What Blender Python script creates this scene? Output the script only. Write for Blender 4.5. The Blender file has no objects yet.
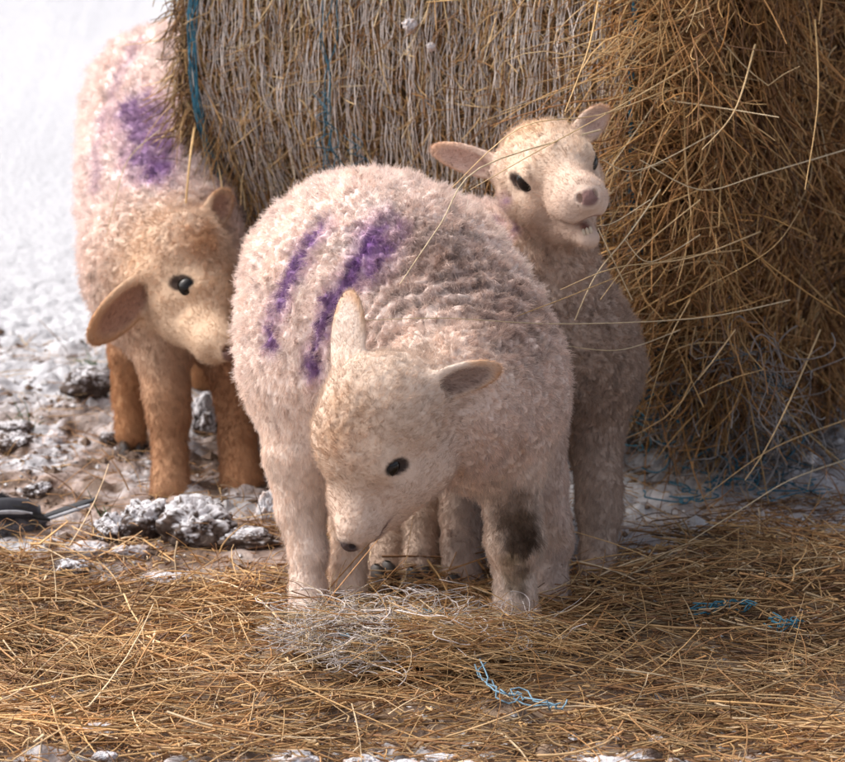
import bpy, math, time
import numpy as np
T0 = time.time()
# ------------------------------------------------------------------ camera, world, sun, exposure
SC = bpy.context.scene
COL = SC.collection
PITCH = math.radians(16.0); DIST = 5.0; SCALE = 1000.0; Z0 = 0.249
CP, SP = math.cos(PITCH), math.sin(PITCH)
CAMPOS = np.array([0.0, -DIST * CP, Z0 + DIST * SP])
cam_d = bpy.data.cameras.new('camera'); cam = bpy.data.objects.new('camera', cam_d); COL.objects.link(cam)
cam.location = CAMPOS.tolist(); cam.rotation_euler = (math.radians(90) - PITCH, 0, 0)
cam_d.sensor_width = 36.0; cam_d.lens = 36.0 * DIST / 0.845; cam_d.clip_end = 500.0
cam_d.dof.use_dof = True; cam_d.dof.focus_distance = DIST - 0.12; cam_d.dof.aperture_fstop = 11.0
SC.camera = cam
w = bpy.data.worlds.new('World'); SC.world = w; w.use_nodes = True
nt = w.node_tree; nt.nodes.clear()
wo = nt.nodes.new('ShaderNodeOutputWorld'); wb = nt.nodes.new('ShaderNodeBackground'); ws = nt.nodes.new('ShaderNodeTexSky')
SUN_EL, SUN_AZ = math.radians(48), math.radians(-72)     # azimuth from +Y toward +X
ws.sky_type = 'NISHITA'; ws.sun_disc = False; ws.sun_elevation = SUN_EL; ws.sun_rotation = SUN_AZ
ws.air_density = 0.7; ws.dust_density = 6.0; ws.ozone_density = 0.6
wb.inputs[1].default_value = 0.15
hs = nt.nodes.new('ShaderNodeHueSaturation'); hs.inputs['Saturation'].default_value = 0.50   # overcast: the sky is nearly grey
nt.links.new(ws.outputs[0], hs.inputs['Color']); nt.links.new(hs.outputs[0], wb.inputs[0]); nt.links.new(wb.outputs[0], wo.inputs[0])
sl = bpy.data.lights.new('sun', 'SUN'); sl.energy = 0.62; sl.angle = math.radians(90); sl.color = (1.0, 0.98, 0.96)
sun = bpy.data.objects.new('sun', sl); COL.objects.link(sun)
sd = np.array([math.sin(SUN_AZ) * math.cos(SUN_EL), math.cos(SUN_AZ) * math.cos(SUN_EL), math.sin(SUN_EL)])
from mathutils import Vector
sun.rotation_euler = Vector(sd.tolist()).to_track_quat('Z', 'Y').to_euler(); sun.location = (-2, 1, 3)
SC.view_settings.view_transform = 'Standard'; SC.view_settings.look = 'None'
SC.view_settings.gamma = 1.0; SC.view_settings.use_curve_mapping = False
SC.view_settings.exposure = 0.98
SC.render.engine = 'CYCLES'
SC.cycles.max_bounces = 6; SC.cycles.diffuse_bounces = 4; SC.cycles.transparent_max_bounces = 8
try: SC.cycles_curves.shape = 'THICK'; SC.cycles_curves.subdivisions = 2
except Exception: pass

# ------------------------------------------------------------------ helpers
def P(px, py, Y):
    """world point seen at photo pixel (px,py) standing at depth Y"""
    u = (px - 422.5) / SCALE / DIST; v = (381.0 - py) / SCALE / DIST
    d = np.array([u, CP + v * SP, -SP + v * CP])
    t = (Y - CAMPOS[1]) / d[1]
    return CAMPOS + d * t
def CW(x, v, t):
    """direction given as right / up / towards the viewer, in world axes"""
    return np.array([x, v * SP - t * CP, v * CP + t * SP])
def norm(v): v = np.asarray(v, float); return v / (np.linalg.norm(v, axis=-1, keepdims=True) + 1e-12)
def tagit(o, label=None, cat=None, group=None, kind=None):
    if label: o['label'] = label
    if cat: o['category'] = cat
    if group: o['group'] = group
    if kind: o['kind'] = kind
    return o
def link(o, parent=None):
    COL.objects.link(o)
    if parent is not None: o.parent = parent
    return o
def _hash(ix, iy, iz, seed):
    h = (ix.astype(np.int64) * 73856093) ^ (iy.astype(np.int64) * 19349663) ^ (iz.astype(np.int64) * 83492791) ^ (seed * 2654435761)
    h = (h ^ (h >> 13)) * 1274126177 & 0x7fffffff
    h = (h ^ (h >> 15)) * 2246822519 & 0x7fffffff
    return ((h ^ (h >> 11)) & 0xffff) / 65535.0
def vnoise(p, seed=0):
    f = np.floor(p); t = p - f; t = t * t * (3 - 2 * t); i = f.astype(np.int64)
    out = 0
    for dx in (0, 1):
        wx = t[:, 0] if dx else 1 - t[:, 0]
        for dy in (0, 1):
            wy = t[:, 1] if dy else 1 - t[:, 1]
            for dz in (0, 1):
                wz = t[:, 2] if dz else 1 - t[:, 2]
                out = out + wx * wy * wz * _hash(i[:, 0] + dx, i[:, 1] + dy, i[:, 2] + dz, seed)
    return out * 2 - 1
def fbm(p, seed=0, octs=4, gain=0.5):
    a, s, tot = 1.0, 0, 0
    for o in range(octs):
        s = s + a * vnoise(p * 2.03 ** o + 17.3 * o, seed + o); tot += a; a *= gain
    return s / tot
def vecn(p, seed=0): return np.stack([vnoise(p, seed + 11), vnoise(p, seed + 23), vnoise(p, seed + 37)], 1)
def sstep(a, b, x): t = np.clip((x - a) / (b - a), 0, 1); return t * t * (3 - 2 * t)
def mixc(c, d, m): return c * (1 - m[:, None]) + np.asarray(d) * m[:, None]

def mesh_np(name, verts, faces, mat, parent=None, cols=None, smooth=True):
    """faces: (N,3) or (N,4) int array; cols (nverts,3) -> point attribute 'col'"""
    me = bpy.data.meshes.new(name); verts = np.asarray(verts, np.float32); faces = np.asarray(faces, np.int32)
    n, k = faces.shape
    me.vertices.add(len(verts)); me.vertices.foreach_set('co', verts.ravel())
    me.loops.add(n * k); me.loops.foreach_set('vertex_index', faces.ravel())
    me.polygons.add(n); me.polygons.foreach_set('loop_start', np.arange(0, n * k, k, dtype=np.int32))
    me.polygons.foreach_set('loop_total', np.full(n, k, np.int32))
    me.update(calc_edges=True)
    me.polygons.foreach_set('use_smooth', np.full(n, smooth, bool))
    if cols is not None:
        a = me.attributes.new('col', 'FLOAT_COLOR', 'POINT')
        c4 = np.ones((len(verts), 4), np.float32); c4[:, :3] = cols; a.data.foreach_set('color', c4.ravel())
    me.materials.append(mat)
    o = bpy.data.objects.new(name, me)
    return link(o, parent)

def material(name, rough=0.85, col=None, attr=False, trans=0.0, spec=0.25, noise=None, bump=None, coat=0.0):
    m = bpy.data.materials.new(name); m.use_nodes = True; t = m.node_tree; N = t.nodes
    b = N['Principled BSDF']; b.inputs['Roughness'].default_value = rough; b.inputs['Specular IOR Level'].default_value = spec
    b.inputs['Coat Weight'].default_value = coat
    src = None
    if attr:
        a = N.new('ShaderNodeAttribute'); a.attribute_name = 'col'; src = a.outputs['Color']
    else:
        r = N.new('ShaderNodeRGB'); r.outputs[0].default_value = (*col, 1); src = r.outputs[0]
    if noise:
        sc, amt = noise
        tc = N.new('ShaderNodeTexCoord'); nz = N.new('ShaderNodeTexNoise'); nz.inputs['Scale'].default_value = sc; nz.inputs['Detail'].default_value = 5
        t.links.new(tc.outputs['Object'], nz.inputs['Vector'])
        mr = N.new('ShaderNodeMapRange'); mr.inputs['From Min'].default_value = 0.25; mr.inputs['From Max'].default_value = 0.75
        mr.inputs['To Min'].default_value = 1 - amt; mr.inputs['To Max'].default_value = 1 + amt
        t.links.new(nz.outputs['Fac'], mr.inputs['Value'])
        vm = N.new('ShaderNodeVectorMath'); vm.operation = 'SCALE'
        t.links.new(src, vm.inputs[0]); t.links.new(mr.outputs[0], vm.inputs['Scale']); src = vm.outputs[0]
    t.links.new(src, b.inputs['Base Color'])
    if bump:
        sc, st, dist = bump
        tc = N.new('ShaderNodeTexCoord'); nz = N.new('ShaderNodeTexNoise'); nz.inputs['Scale'].default_value = sc; nz.inputs['Detail'].default_value = 6
        bp = N.new('ShaderNodeBump'); bp.inputs['Strength'].default_value = st; bp.inputs['Distance'].default_value = dist
        t.links.new(tc.outputs['Object'], nz.inputs['Vector']); t.links.new(nz.outputs['Fac'], bp.inputs['Height']); t.links.new(bp.outputs[0], b.inputs['Normal'])
    if trans > 0:
        tr = N.new('ShaderNodeBsdfTranslucent'); mx = N.new('ShaderNodeMixShader'); mx.inputs[0].default_value = trans
        t.links.new(src, tr.inputs[0]); t.links.new(b.outputs[0], mx.inputs[1]); t.links.new(tr.outputs[0], mx.inputs[2])
        t.links.new(mx.outputs[0], N['Material Output'].inputs[0])
    return m
M_SKIN = material('woolly_skin', 0.9, attr=True, spec=0.1, bump=(260, 0.5, 0.003))
M_FUR = material('fur', 0.75, attr=True, trans=0.3, spec=0.15)
M_HAY = material('hay', 0.55, attr=True, trans=0.12, spec=0.35, noise=(140, 0.25))
M_NET = material('net_plastic', 0.45, attr=True, trans=0.1, spec=0.4)
M_TWINE = material('blue_twine', 0.6, col=(0.03, 0.13, 0.19), spec=0.3, noise=(200, 0.4))
M_CORE = material('packed_hay', 0.95, attr=True, spec=0.1, noise=(90, 0.6), bump=(130, 1.0, 0.012))
M_EYE = material('eye_gloss', 0.05, col=(0.008, 0.006, 0.005), spec=0.3)
M_HOOF = material('hoof_horn', 0.5, col=(0.05, 0.04, 0.035), spec=0.3, noise=(80, 0.3))
M_TOOTH = material('tooth', 0.3, col=(0.60, 0.50, 0.38), spec=0.5)
M_CLOD = material('frozen_mud', 0.75, attr=True, spec=0.3, noise=(150, 0.3), bump=(210, 0.8, 0.004))
M_FEATHER = material('feathers', 0.6, attr=True, spec=0.3, noise=(160, 0.25), bump=(200, 0.4, 0.001))
M_LEAF = material('green_leaf', 0.6, col=(0.05, 0.10, 0.03), trans=0.2)

# ------------------------------------------------------------------ implicit bodies
def smin(a, b, k):
    h = np.maximum(k - np.abs(a - b), 0) / k
    return np.minimum(a, b) - h * h * k * 0.25
def d_cone(p, q):
    pa = p - q['a']; ba = q['b'] - q['a']; h = np.clip(pa @ ba / (ba @ ba + 1e-12), 0, 1)
    return np.linalg.norm(pa - h[:, None] * ba, axis=1) - (q['ra'] + (q['rb'] - q['ra']) * h)
def d_ell(p, q):
    l = (p - q['c']) @ q['R'].T; r = q['r']
    k0 = np.linalg.norm(l / r, axis=1); k1 = np.linalg.norm(l / (r * r), axis=1)
    return np.where(k0 < 1e-6, -r.min(), k0 * (k0 - 1) / (k1 + 1e-9))
def dprim(p, q): return (d_cone(p, q) if 'a' in q else d_ell(p, q)) + q.get('inset', 0)
def cone(a, b, ra, rb, k=0.02, **kw): return dict(a=np.array(a, float), b=np.array(b, float), ra=ra, rb=rb, k=k, **kw)
def ell(c, R, r, k=0.02, **kw): return dict(c=np.array(c, float), R=np.array(R, float), r=np.array(r, float), k=k, **kw)
class Body:
    def __init__(s): s.add = []; s.sub = []
    def sdf(s, p):
        d = np.full(len(p), 9.0)
        for q in s.add:
            if 'a' in q:
                lo = np.minimum(q['a'] - q['ra'], q['b'] - q['rb']) - 0.05; hi = np.maximum(q['a'] + q['ra'], q['b'] + q['rb']) + 0.05
            else:
                m = q['r'].max(); lo = q['c'] - m - 0.05; hi = q['c'] + m + 0.05
            i = np.nonzero(np.all((p > lo) & (p < hi), axis=1))[0]
            if len(i): d[i] = smin(d[i], dprim(p[i], q), q['k'])
        for q in s.sub:
            m = q['r'].max() + 0.01 if 'r' in q else 1
            i = np.nonzero(np.linalg.norm(p - q['c'], axis=1) < m)[0]
            if len(i): d[i] = -smin(-d[i], dprim(p[i], q), q['k'])
        return d
    def grad(s, p, e=0.0008):
        g = np.zeros_like(p); d0 = np.zeros(len(p))
        for v in ((1, -1, -1), (-1, -1, 1), (-1, 1, -1), (1, 1, 1)):
            v = np.array(v, float); d = s.sdf(p + v * e); g += v * d[:, None]; d0 += d
        return norm(g), d0 / 4
    def mesh(s, h=0.0025):
        lo, hi = np.full(3, 9.), np.full(3, -9.)
        for q in s.add:
            if 'a' in q:
                lo = np.minimum(lo, np.minimum(q['a'] - q['ra'], q['b'] - q['rb'])); hi = np.maximum(hi, np.maximum(q['a'] + q['ra'], q['b'] + q['rb']))
            else: lo = np.minimum(lo, q['c'] - q['r'].max()); hi = np.maximum(hi, q['c'] + q['r'].max())
        lo -= 0.03; hi += 0.03; B = 6; H = h * B
        nb = np.ceil((hi - lo) / H).astype(int)
        bi = np.stack(np.meshgrid(*[np.arange(k) for k in nb], indexing='ij'), -1).reshape(-1, 3)
        dc = s.sdf(lo + (bi + 0.5) * H - h * 0.5)
        F = np.where(dc > 0, 1.0, -1.0).astype(np.float32).reshape(nb)
        F = F.repeat(B, 0).repeat(B, 1).repeat(B, 2)
        act = bi[np.abs(dc) < H * 1.25]
        off = np.stack(np.meshgrid(*[np.arange(B)] * 3, indexing='ij'), -1).reshape(-1, 3)
        idx = (act[:, None] * B + off[None]).reshape(-1, 3)
        for c in range(0, len(idx), 400000):
            ii = idx[c:c + 400000]; F[ii[:, 0], ii[:, 1], ii[:, 2]] = s.sdf(lo + ii * h)
        S = F < 0
        c = sum(S[a:S.shape[0] - 1 + a, b:S.shape[1] - 1 + b, d:S.shape[2] - 1 + d].astype(np.uint8) for a in (0, 1) for b in (0, 1) for d in (0, 1))
        m = (c > 0) & (c < 8); vid = np.full(m.shape, -1, np.int32); ci = np.argwhere(m); vid[m] = np.arange(len(ci))
        V = lo + (ci + 0.5) * h; faces = []
        for ax in range(3):
            o1, o2 = [(1, 2), (2, 0), (0, 1)][ax]
            sa = [slice(1, -1)] * 3; sb = [slice(1, -1)] * 3; sa[ax] = slice(0, -1); sb[ax] = slice(1, None)
            A = S[tuple(sa)]; Bb = S[tuple(sb)]
            e = np.argwhere(A != Bb); base = e.copy()
            for k in range(3):
                if k != ax: base[:, k] += 1
            inside = A[tuple(e.T)]
            def g(a, b):
                q = base.copy(); q[:, o1] -= a; q[:, o2] -= b
                q = np.clip(q, 0, np.array(vid.shape) - 1); return vid[tuple(q.T)]
            f = np.stack([g(1, 1), g(0, 1), g(0, 0), g(1, 0)], 1)
            f[~inside] = f[~inside][:, ::-1]; faces.append(f)
        faces = np.concatenate(faces); faces = faces[(faces >= 0).all(1)]
        for it in range(4):
            g, d = s.grad(V); V = V - g * np.clip(d, -h, h)[:, None]
        # keep largest island out of crumbs is unnecessary; drop crumbs far from surface
        return V, faces
    def weights(s, p, tau=0.010):
        D = np.full((len(p), len(s.add)), 9.0)
        for j, q in enumerate(s.add): D[:, j] = dprim(p, q)
        W = np.exp(-(D - D.min(1, keepdims=True)) / tau); return W / W.sum(1, keepdims=True)

def frame(f, u):
    f = norm(f); u = np.asarray(u, float); u = norm(u - f * (u @ f)); l = np.cross(u, f); return np.stack([f, l, u], 1)  # columns

ZB = dict(flen=0.0085, curl=1.0, lay=0.3, rad=1.0, zone=0, inset=.005)      # body wool
ZL = dict(flen=0.0072, curl=0.33, lay=0.85, rad=0.85, zone=1, inset=.0045)   # legs
ZH = dict(flen=0.0072, curl=0.58, lay=0.8, rad=0.75, zone=2, inset=.002)   # head
ZM = dict(flen=0.0056, curl=0.26, lay=.95, rad=.7, zone=2, inset=.001)     # sleek muzzle
ZN = dict(flen=0.0075, curl=0.9, lay=0.5, rad=0.9, zone=0, inset=.006)      # neck
ZE = dict(flen=0.0050, curl=0.10, lay=0.95, rad=0.7, zone=3)   # ear

def chain(B, pts, k, z, col, cols=None):
    W = [P(*q[:3]) for q in pts]
    for i in range(len(W) - 1):
        c = cols[i] if cols else col
        B.add.append(cone(W[i], W[i + 1], pts[i][3], pts[i + 1][3], k if i == 0 else .008, flow=norm(W[i + 1] - W[i]), col=c, **z))
    return W
def head(B, eye_px, side, f, u, s, cols, open_mouth=False, slit=1.0):
    """local: x forward (poll 0 -> nose .185), y lamb's left, z up.  side=+1 visible eye on lamb's left"""
    Fm = frame(f, u)
    el = np.array([0.086, side * 0.0385, 0.006]) * s
    O = P(*eye_px) - Fm @ el
    T = lambda x, y, z: O + Fm @ (np.array([x, y, z]) * s)
    back = -Fm[:, 0] * 0.8 + Fm[:, 2] * 0.1
    cm = cols['muz']
    def c(a, b, ra, rb, k, col): B.add.append(cone(T(*a), T(*b), ra * s, rb * s, k * s, flow=back, col=col, **(ZM if col is cm else ZH)))
    ct, cf, cm = cols['top'], cols['fore'], cols['muz']
    c((.016, 0, -.006), (.040, 0, .000), .044, .045, .02, ct)
    c((.045, 0, .004), (.082, 0, .010), .042, .031, .02, cf)
    c((.078, 0, .002), (.155, 0, -.008), .0285, .0155, .018, cm)
    c((.150, -.006, -.012), (.150, .006, -.012), .0180, .0180, .012, cm)
    c((.163, 0, -.011), (.170, 0, -.012), .0150, .0130, .012, cm)
    for q in (1, -1):
        c((.045, q * .019, -.020), (.072, q * .017, -.022), .030, .025, .02, cm)
        c((.072, q * .024, .014), (.092, q * .024, .014), .017, .013, .012, cf)
        c((.157, q * .008, -.010), (.164, q * .008, -.011), .0105, .0095, .005, cm)
        c((.120, q * .012, -.020), (.150, q * .009, -.022), .016, .014, .012, cm)
    if open_mouth:
        c((.035, 0, -.040), (.085, 0, -.050), .030, .021, .02, cm)
        c((.085, 0, -.046), (.138, 0, -.055), .019, .0112, .012, cm)
        B.sub.append(ell(T(.158, 0, -.038), frame(Fm @ np.array([1, 0, -.05]), Fm[:, 2]).T, np.array([.023, .0125, .0066]) * s, 0.003))
    else:
        c((.035, 0, -.036), (.090, 0, -.034), .032, .022, .02, cm)
        c((.090, 0, -.034), (.150, 0, -.028), .019, .0125, .012, cm)
    eyes = []
    for q in (1, -1):
        ec = T(.086, q * .0280, .0055)
        ax = frame(Fm @ np.array([1, -q * .38, slit]), Fm @ np.array([-slit, 0, 1.0]))
        c((.079, q * .032, .013), (.095, q * .030, .011), .0085, .0075, .006, cf)          # brow ridge over the eye
        B.sub.append(ell(T(.086, q * .0435, .0055), ax.T, np.array([.0158, .0085, .0054]) * s, 0.002))
        B.eyez = getattr(B, 'eyez', []) + [(T(.086, q * .0425, .0055), ax, s)]
        eyes.append((ec, 0.0130 * s, T(.086, q * .0445, .0055), ax))
        B.sub.append(ell(T(.1755, q * .0075, -.0085), frame(Fm @ np.array([.6, q * .5, .5]), Fm[:, 2]).T, np.array([.006, .003, .0042]) * s, 0.0015))
    return O, Fm, T, eyes, back
def ear(B, base, tip, openv, w, col, thick=0.0052, cup=True):
    a, b = P(*base), P(*tip); L = np.linalg.norm(b - a); ax = norm(b - a)
    n = norm(np.asarray(openv, float) - ax * (np.asarray(openv, float) @ ax)); wv = np.cross(n, ax)
    c = a * .42 + b * .58
    R = np.stack([ax, wv, n]); z = dict(ZE)
    B.add.append(ell(c, R, [L * .56, w, thick], 0.008, flow=ax, col=col, ear=1, **z))
    B.add.append(cone(a - ax * .005, a + ax * L * .35, w * .62, w * .42, 0.014, flow=ax, col=col, ear=1, **z))
    if cup: B.sub.append(ell(c + n * thick * 1.15 + ax * .006, R, [L * .47, w * .80, thick * 1.25], 0.003, earin=1))
    return dict(c=c, ax=ax, n=n, wv=wv, L=L, w=w, a=a, b=b, thick=thick)

def add_fur(name, parent, B, V, F, n, colf, masks, ears, seed, rad=0.00023, K=5):
    rng = np.random.default_rng(seed)
    T3 = np.concatenate([F[:, [0, 1, 2]], F[:, [0, 2, 3]]])
    a, b, c = V[T3[:, 0]], V[T3[:, 1]], V[T3[:, 2]]
    area = np.linalg.norm(np.cross(b - a, c - a), axis=1)
    cdf = np.cumsum(area); t = np.searchsorted(cdf, rng.random(n) * cdf[-1]); t = np.minimum(t, len(T3) - 1)
    r1 = np.sqrt(rng.random(n)); r2 = rng.random(n)
    p = a[t] * (1 - r1)[:, None] + b[t] * (r1 * (1 - r2))[:, None] + c[t] * (r1 * r2)[:, None]
    nr, _ = B.grad(p)
    W = B.weights(p)
    get = lambda k: W @ np.array([q[k] for q in B.add])
    fl, curl, lay, rd = get('flen'), get('curl'), get('lay'), get('rad')
    flow = W @ np.array([q['flow'] for q in B.add])
    L = fl * rng.uniform(.7, 1.2, n)
    keep = np.ones(n, bool)
    for (cc, rr, mul, kill) in masks:
        d = np.linalg.norm(p - cc, axis=1); m = sstep(rr * 1.9, rr, d); L = L * (1 - m * (1 - mul))
        if kill: keep &= d > rr * kill
    for (ec_, ax_, s_) in getattr(B, 'eyez', []):
        keep &= np.linalg.norm(((p - ec_) @ ax_) / s_ / np.array([.0150, .014, .0064]), axis=1) > 1
    # no hair where carved
    for q in B.sub:
        keep &= dprim(p, q) > (0.0006 if not q.get('earin') else -9)
    p, nr, fl, curl, lay, rd, flow, L = [x[keep] for x in (p, nr, fl, curl, lay, rd, flow, L)]; n = len(p)
    flow = flow - nr * (flow * nr).sum(1)[:, None]; flow = flow / (np.linalg.norm(flow, axis=1, keepdims=True) + .15)
    cn = vecn(p * 185, seed); cn2 = vecn(p * 400 + 5, seed + 3); L = L * (1 + .75 * vnoise(p * 210, seed + 31) * curl); big = vecn(p * 42, seed + 9)
    d = nr * (1 - lay * .62)[:, None] + flow * (lay * .95)[:, None] + (cn * .95 + big * .35)[:, :] * curl[:, None] + rng.normal(0, .16, (n, 3)) * (0.4 + curl)[:, None]
    d = norm(d)
    under = (d * nr).sum(1); d = norm(d + nr * np.maximum(0.18 - under, 0)[:, None])
    bend = (cn2 * 1.9 + vecn(p * 185, seed + 50) * .9) * curl[:, None] + flow * .35 * lay[:, None] + np.array([0, 0, -.25])
    pts = np.zeros((n, K, 3)); pts[:, 0] = p - nr * .0012; cur = pts[:, 0].copy(); dd = d.copy()
    for k in range(1, K):
        cur = cur + dd * (L / (K - 1))[:, None]; pts[:, k] = cur; dd = norm(dd + bend * (1.1 / (K - 1)))
    col = colf(p, nr)
    col = col * (1 + .15 * vnoise(p * [230, 230, 60], seed + 77) * (1 - curl * .5))[:, None]
    col = col * (1 + .16 * fbm(p * 75, seed + 71, 3))[:, None] * (1 + fbm(p * 55, seed + 72, 3)[:, None] * np.array([.0, .05, .10]))
    tuft = 1 + .34 * np.minimum(cn[:, 0] + .25 * cn2[:, 1], .35) * curl  # darker strand patches paint shade into the pits between curls
    col = col * (tuft * rng.uniform(.82, 1.14, n))[:, None]
    cu = bpy.data.hair_curves.new(name); cu.add_curves([K] * n)
    cu.attributes['position'].data.foreach_set('vector', pts.astype(np.float32).ravel())
    ra = cu.attributes.get('radius') or cu.attributes.new('radius', 'FLOAT', 'POINT')
    prof = np.linspace(1, .35, K)
    ra.data.foreach_set('value', (rad * rd[:, None] * prof[None] * rng.uniform(.7, 1.25, (n, 1))).astype(np.float32).ravel())
    ca = cu.attributes.new('col', 'FLOAT_COLOR', 'CURVE'); c4 = np.ones((n, 4), np.float32); c4[:, :3] = np.clip(col, 0, .95); ca.data.foreach_set('color', c4.ravel())
    cu.materials.append(M_FUR)
    return link(bpy.data.objects.new(name, cu), parent)

def uvball(name, c, R, r, mat, parent, cols=None, nu=24, nv=16):
    u = np.linspace(0, 2 * math.pi, nu, endpoint=False); v = np.linspace(0, math.pi, nv + 1)
    U, Vv = np.meshgrid(u, v, indexing='ij'); q = np.stack([np.sin(Vv) * np.cos(U), np.sin(Vv) * np.sin(U), np.cos(Vv)], -1).reshape(-1, 3)
    X = np.asarray(c) + (q * np.asarray(r)) @ np.asarray(R).T
    i = np.arange(nu)[:, None]; j = np.arange(nv)[None]; n1 = nv + 1
    F = np.stack([i * n1 + j, i * n1 + j + 1, ((i + 1) % nu) * n1 + j + 1, ((i + 1) % nu) * n1 + j], -1).reshape(-1, 4)
    return mesh_np(name, X, F, mat, parent, cols)
def hoof(parent, c, fwd, s=1.0):
    fwd = norm([fwd[0], fwd[1], 0]); sd_ = np.array([-fwd[1], fwd[0], 0]); V, F = [], []
    for q in (-1, 1):
        rings = []
        for (z, r, o) in ((0.0, .0125, .006), (.006, .0125, .005), (.016, .0105, .001), (.026, .0085, -.002), (.030, .004, -.003)):
            for k in range(10):
                a = 2 * math.pi * k / 10
                V.append(np.asarray(c) + fwd * (math.cos(a) * r * 1.35 + o) * s + sd_ * (q * .0098 + math.sin(a) * r * .72) * s + np.array([0, 0, z * s]))
        b0 = len(V) - 50
        for j in range(4):
            for k in range(10): F.append((b0 + j * 10 + k, b0 + j * 10 + (k + 1) % 10, b0 + j * 10 + 10 + (k + 1) % 10, b0 + j * 10 + 10 + k))
    return mesh_np('hoof', np.array(V), np.array(F), M_HOOF, parent)

def build_lamb(label, B, colf, masks, ears, eyes, base, nfur, seed, feet, fwd, rad=0.00023, dispf=None):
    root = bpy.data.objects.new('lamb', None); link(root); root.location = tuple(base)
    tagit(root, label, 'lamb', 'lambs feeding around the round bale')
    sub = np.array(base)
    V, F = B.mesh()
    nr, _ = B.grad(V); W = B.weights(V)
    curl = W @ np.array([q['curl'] for q in B.add])
    n1 = np.abs(vnoise(V * 170, seed)); n2 = vnoise(V * 45, seed + 4)
    Vd = V + nr * ((n1 - .4) * .007 + n2 * .003)[:, None] * (curl ** 2)[:, None]
    if dispf is not None: Vd = Vd + nr * dispf(V)[:, None]
    col = colf(V, nr)
    for q in B.sub:
        if q.get('mouth'): continue
    bo = mesh_np('body', Vd - sub, F, M_SKIN, root, np.clip(col, 0, .95))
    fo = add_fur('fleece', root, B, Vd, F, nfur, colf, masks, ears, seed, rad)
    fo.location = tuple(-sub)
    for (ec, er, oc, ax) in eyes:
        uvball('eye', ec - sub, np.eye(3), er, M_EYE, root)
    for ft in feet: hoof(root, np.array([ft[0], ft[1], max(0.0, ft[2]) - .006]) - sub, fwd, .8)
    print('lamb', len(V), round(time.time() - T0, 1))
    return root, sub

def segdist(p, pts):
    d = np.full(len(p), 9.0)
    for a, b in zip(pts[:-1], pts[1:]):
        ba = b - a; h = np.clip((p - a) @ ba / (ba @ ba + 1e-12), 0, 1); d = np.minimum(d, np.linalg.norm(p - a - h[:, None] * ba, axis=1))
    return d
def on_surface(B, px, py, y0=-.4, y1=1.2):
    """first hit of the sight line with the body"""
    a, b = P(px, py, y0), P(px, py, y1); t = np.linspace(0, 1, 1200); q = a + (b - a) * t[:, None]; d = B.sdf(q); i = np.argmax(d < 0.001)
    return q[i] if d.min() < .001 else q[np.argmin(d)]

PURPLE = np.array([0.19, 0.075, 0.27]); PURPLE2 = np.array([0.50, 0.31, 0.48])
def paint(c, p, B, strokes, seed):
    for pts, wd, st in strokes:
        Q = np.array([on_surface(B, *q) for q in pts]); d = segdist(p, Q)
        n = fbm(p * 60, seed, 3) ; n2 = vnoise(p * 170, seed + 8)
        halo = sstep(wd * 1.9, wd * .7, d + n * wd * .7); c = mixc(c, PURPLE2, halo * .42 * st)
        core = sstep(wd * .95, wd * .25, d + n * wd * .75 + n2 * wd * .35); c = mixc(c, PURPLE, core * .80 * st)
    return c
def blotch(c, p, ctr, r, col, amt, seed, sc=70):
    d = np.linalg.norm(p - ctr, axis=1); n = fbm(p * sc, seed, 3); return mixc(c, col, amt * sstep(r * 1.25, r * .35, d + n * r * .8))
def base_cols(B, p): return B.weights(p, 0.014) @ np.array([q['col'] for q in B.add])

CREAM = (.66, .52, .44); WOOLC = (.86, .715, .645); DIRTY = (.40, .28, .225); TAN = (.52, .33, .20); GING = (.50, .25, .105); BRN = (.33, .165, .075)
FEET_FLAT = 0.0
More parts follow.
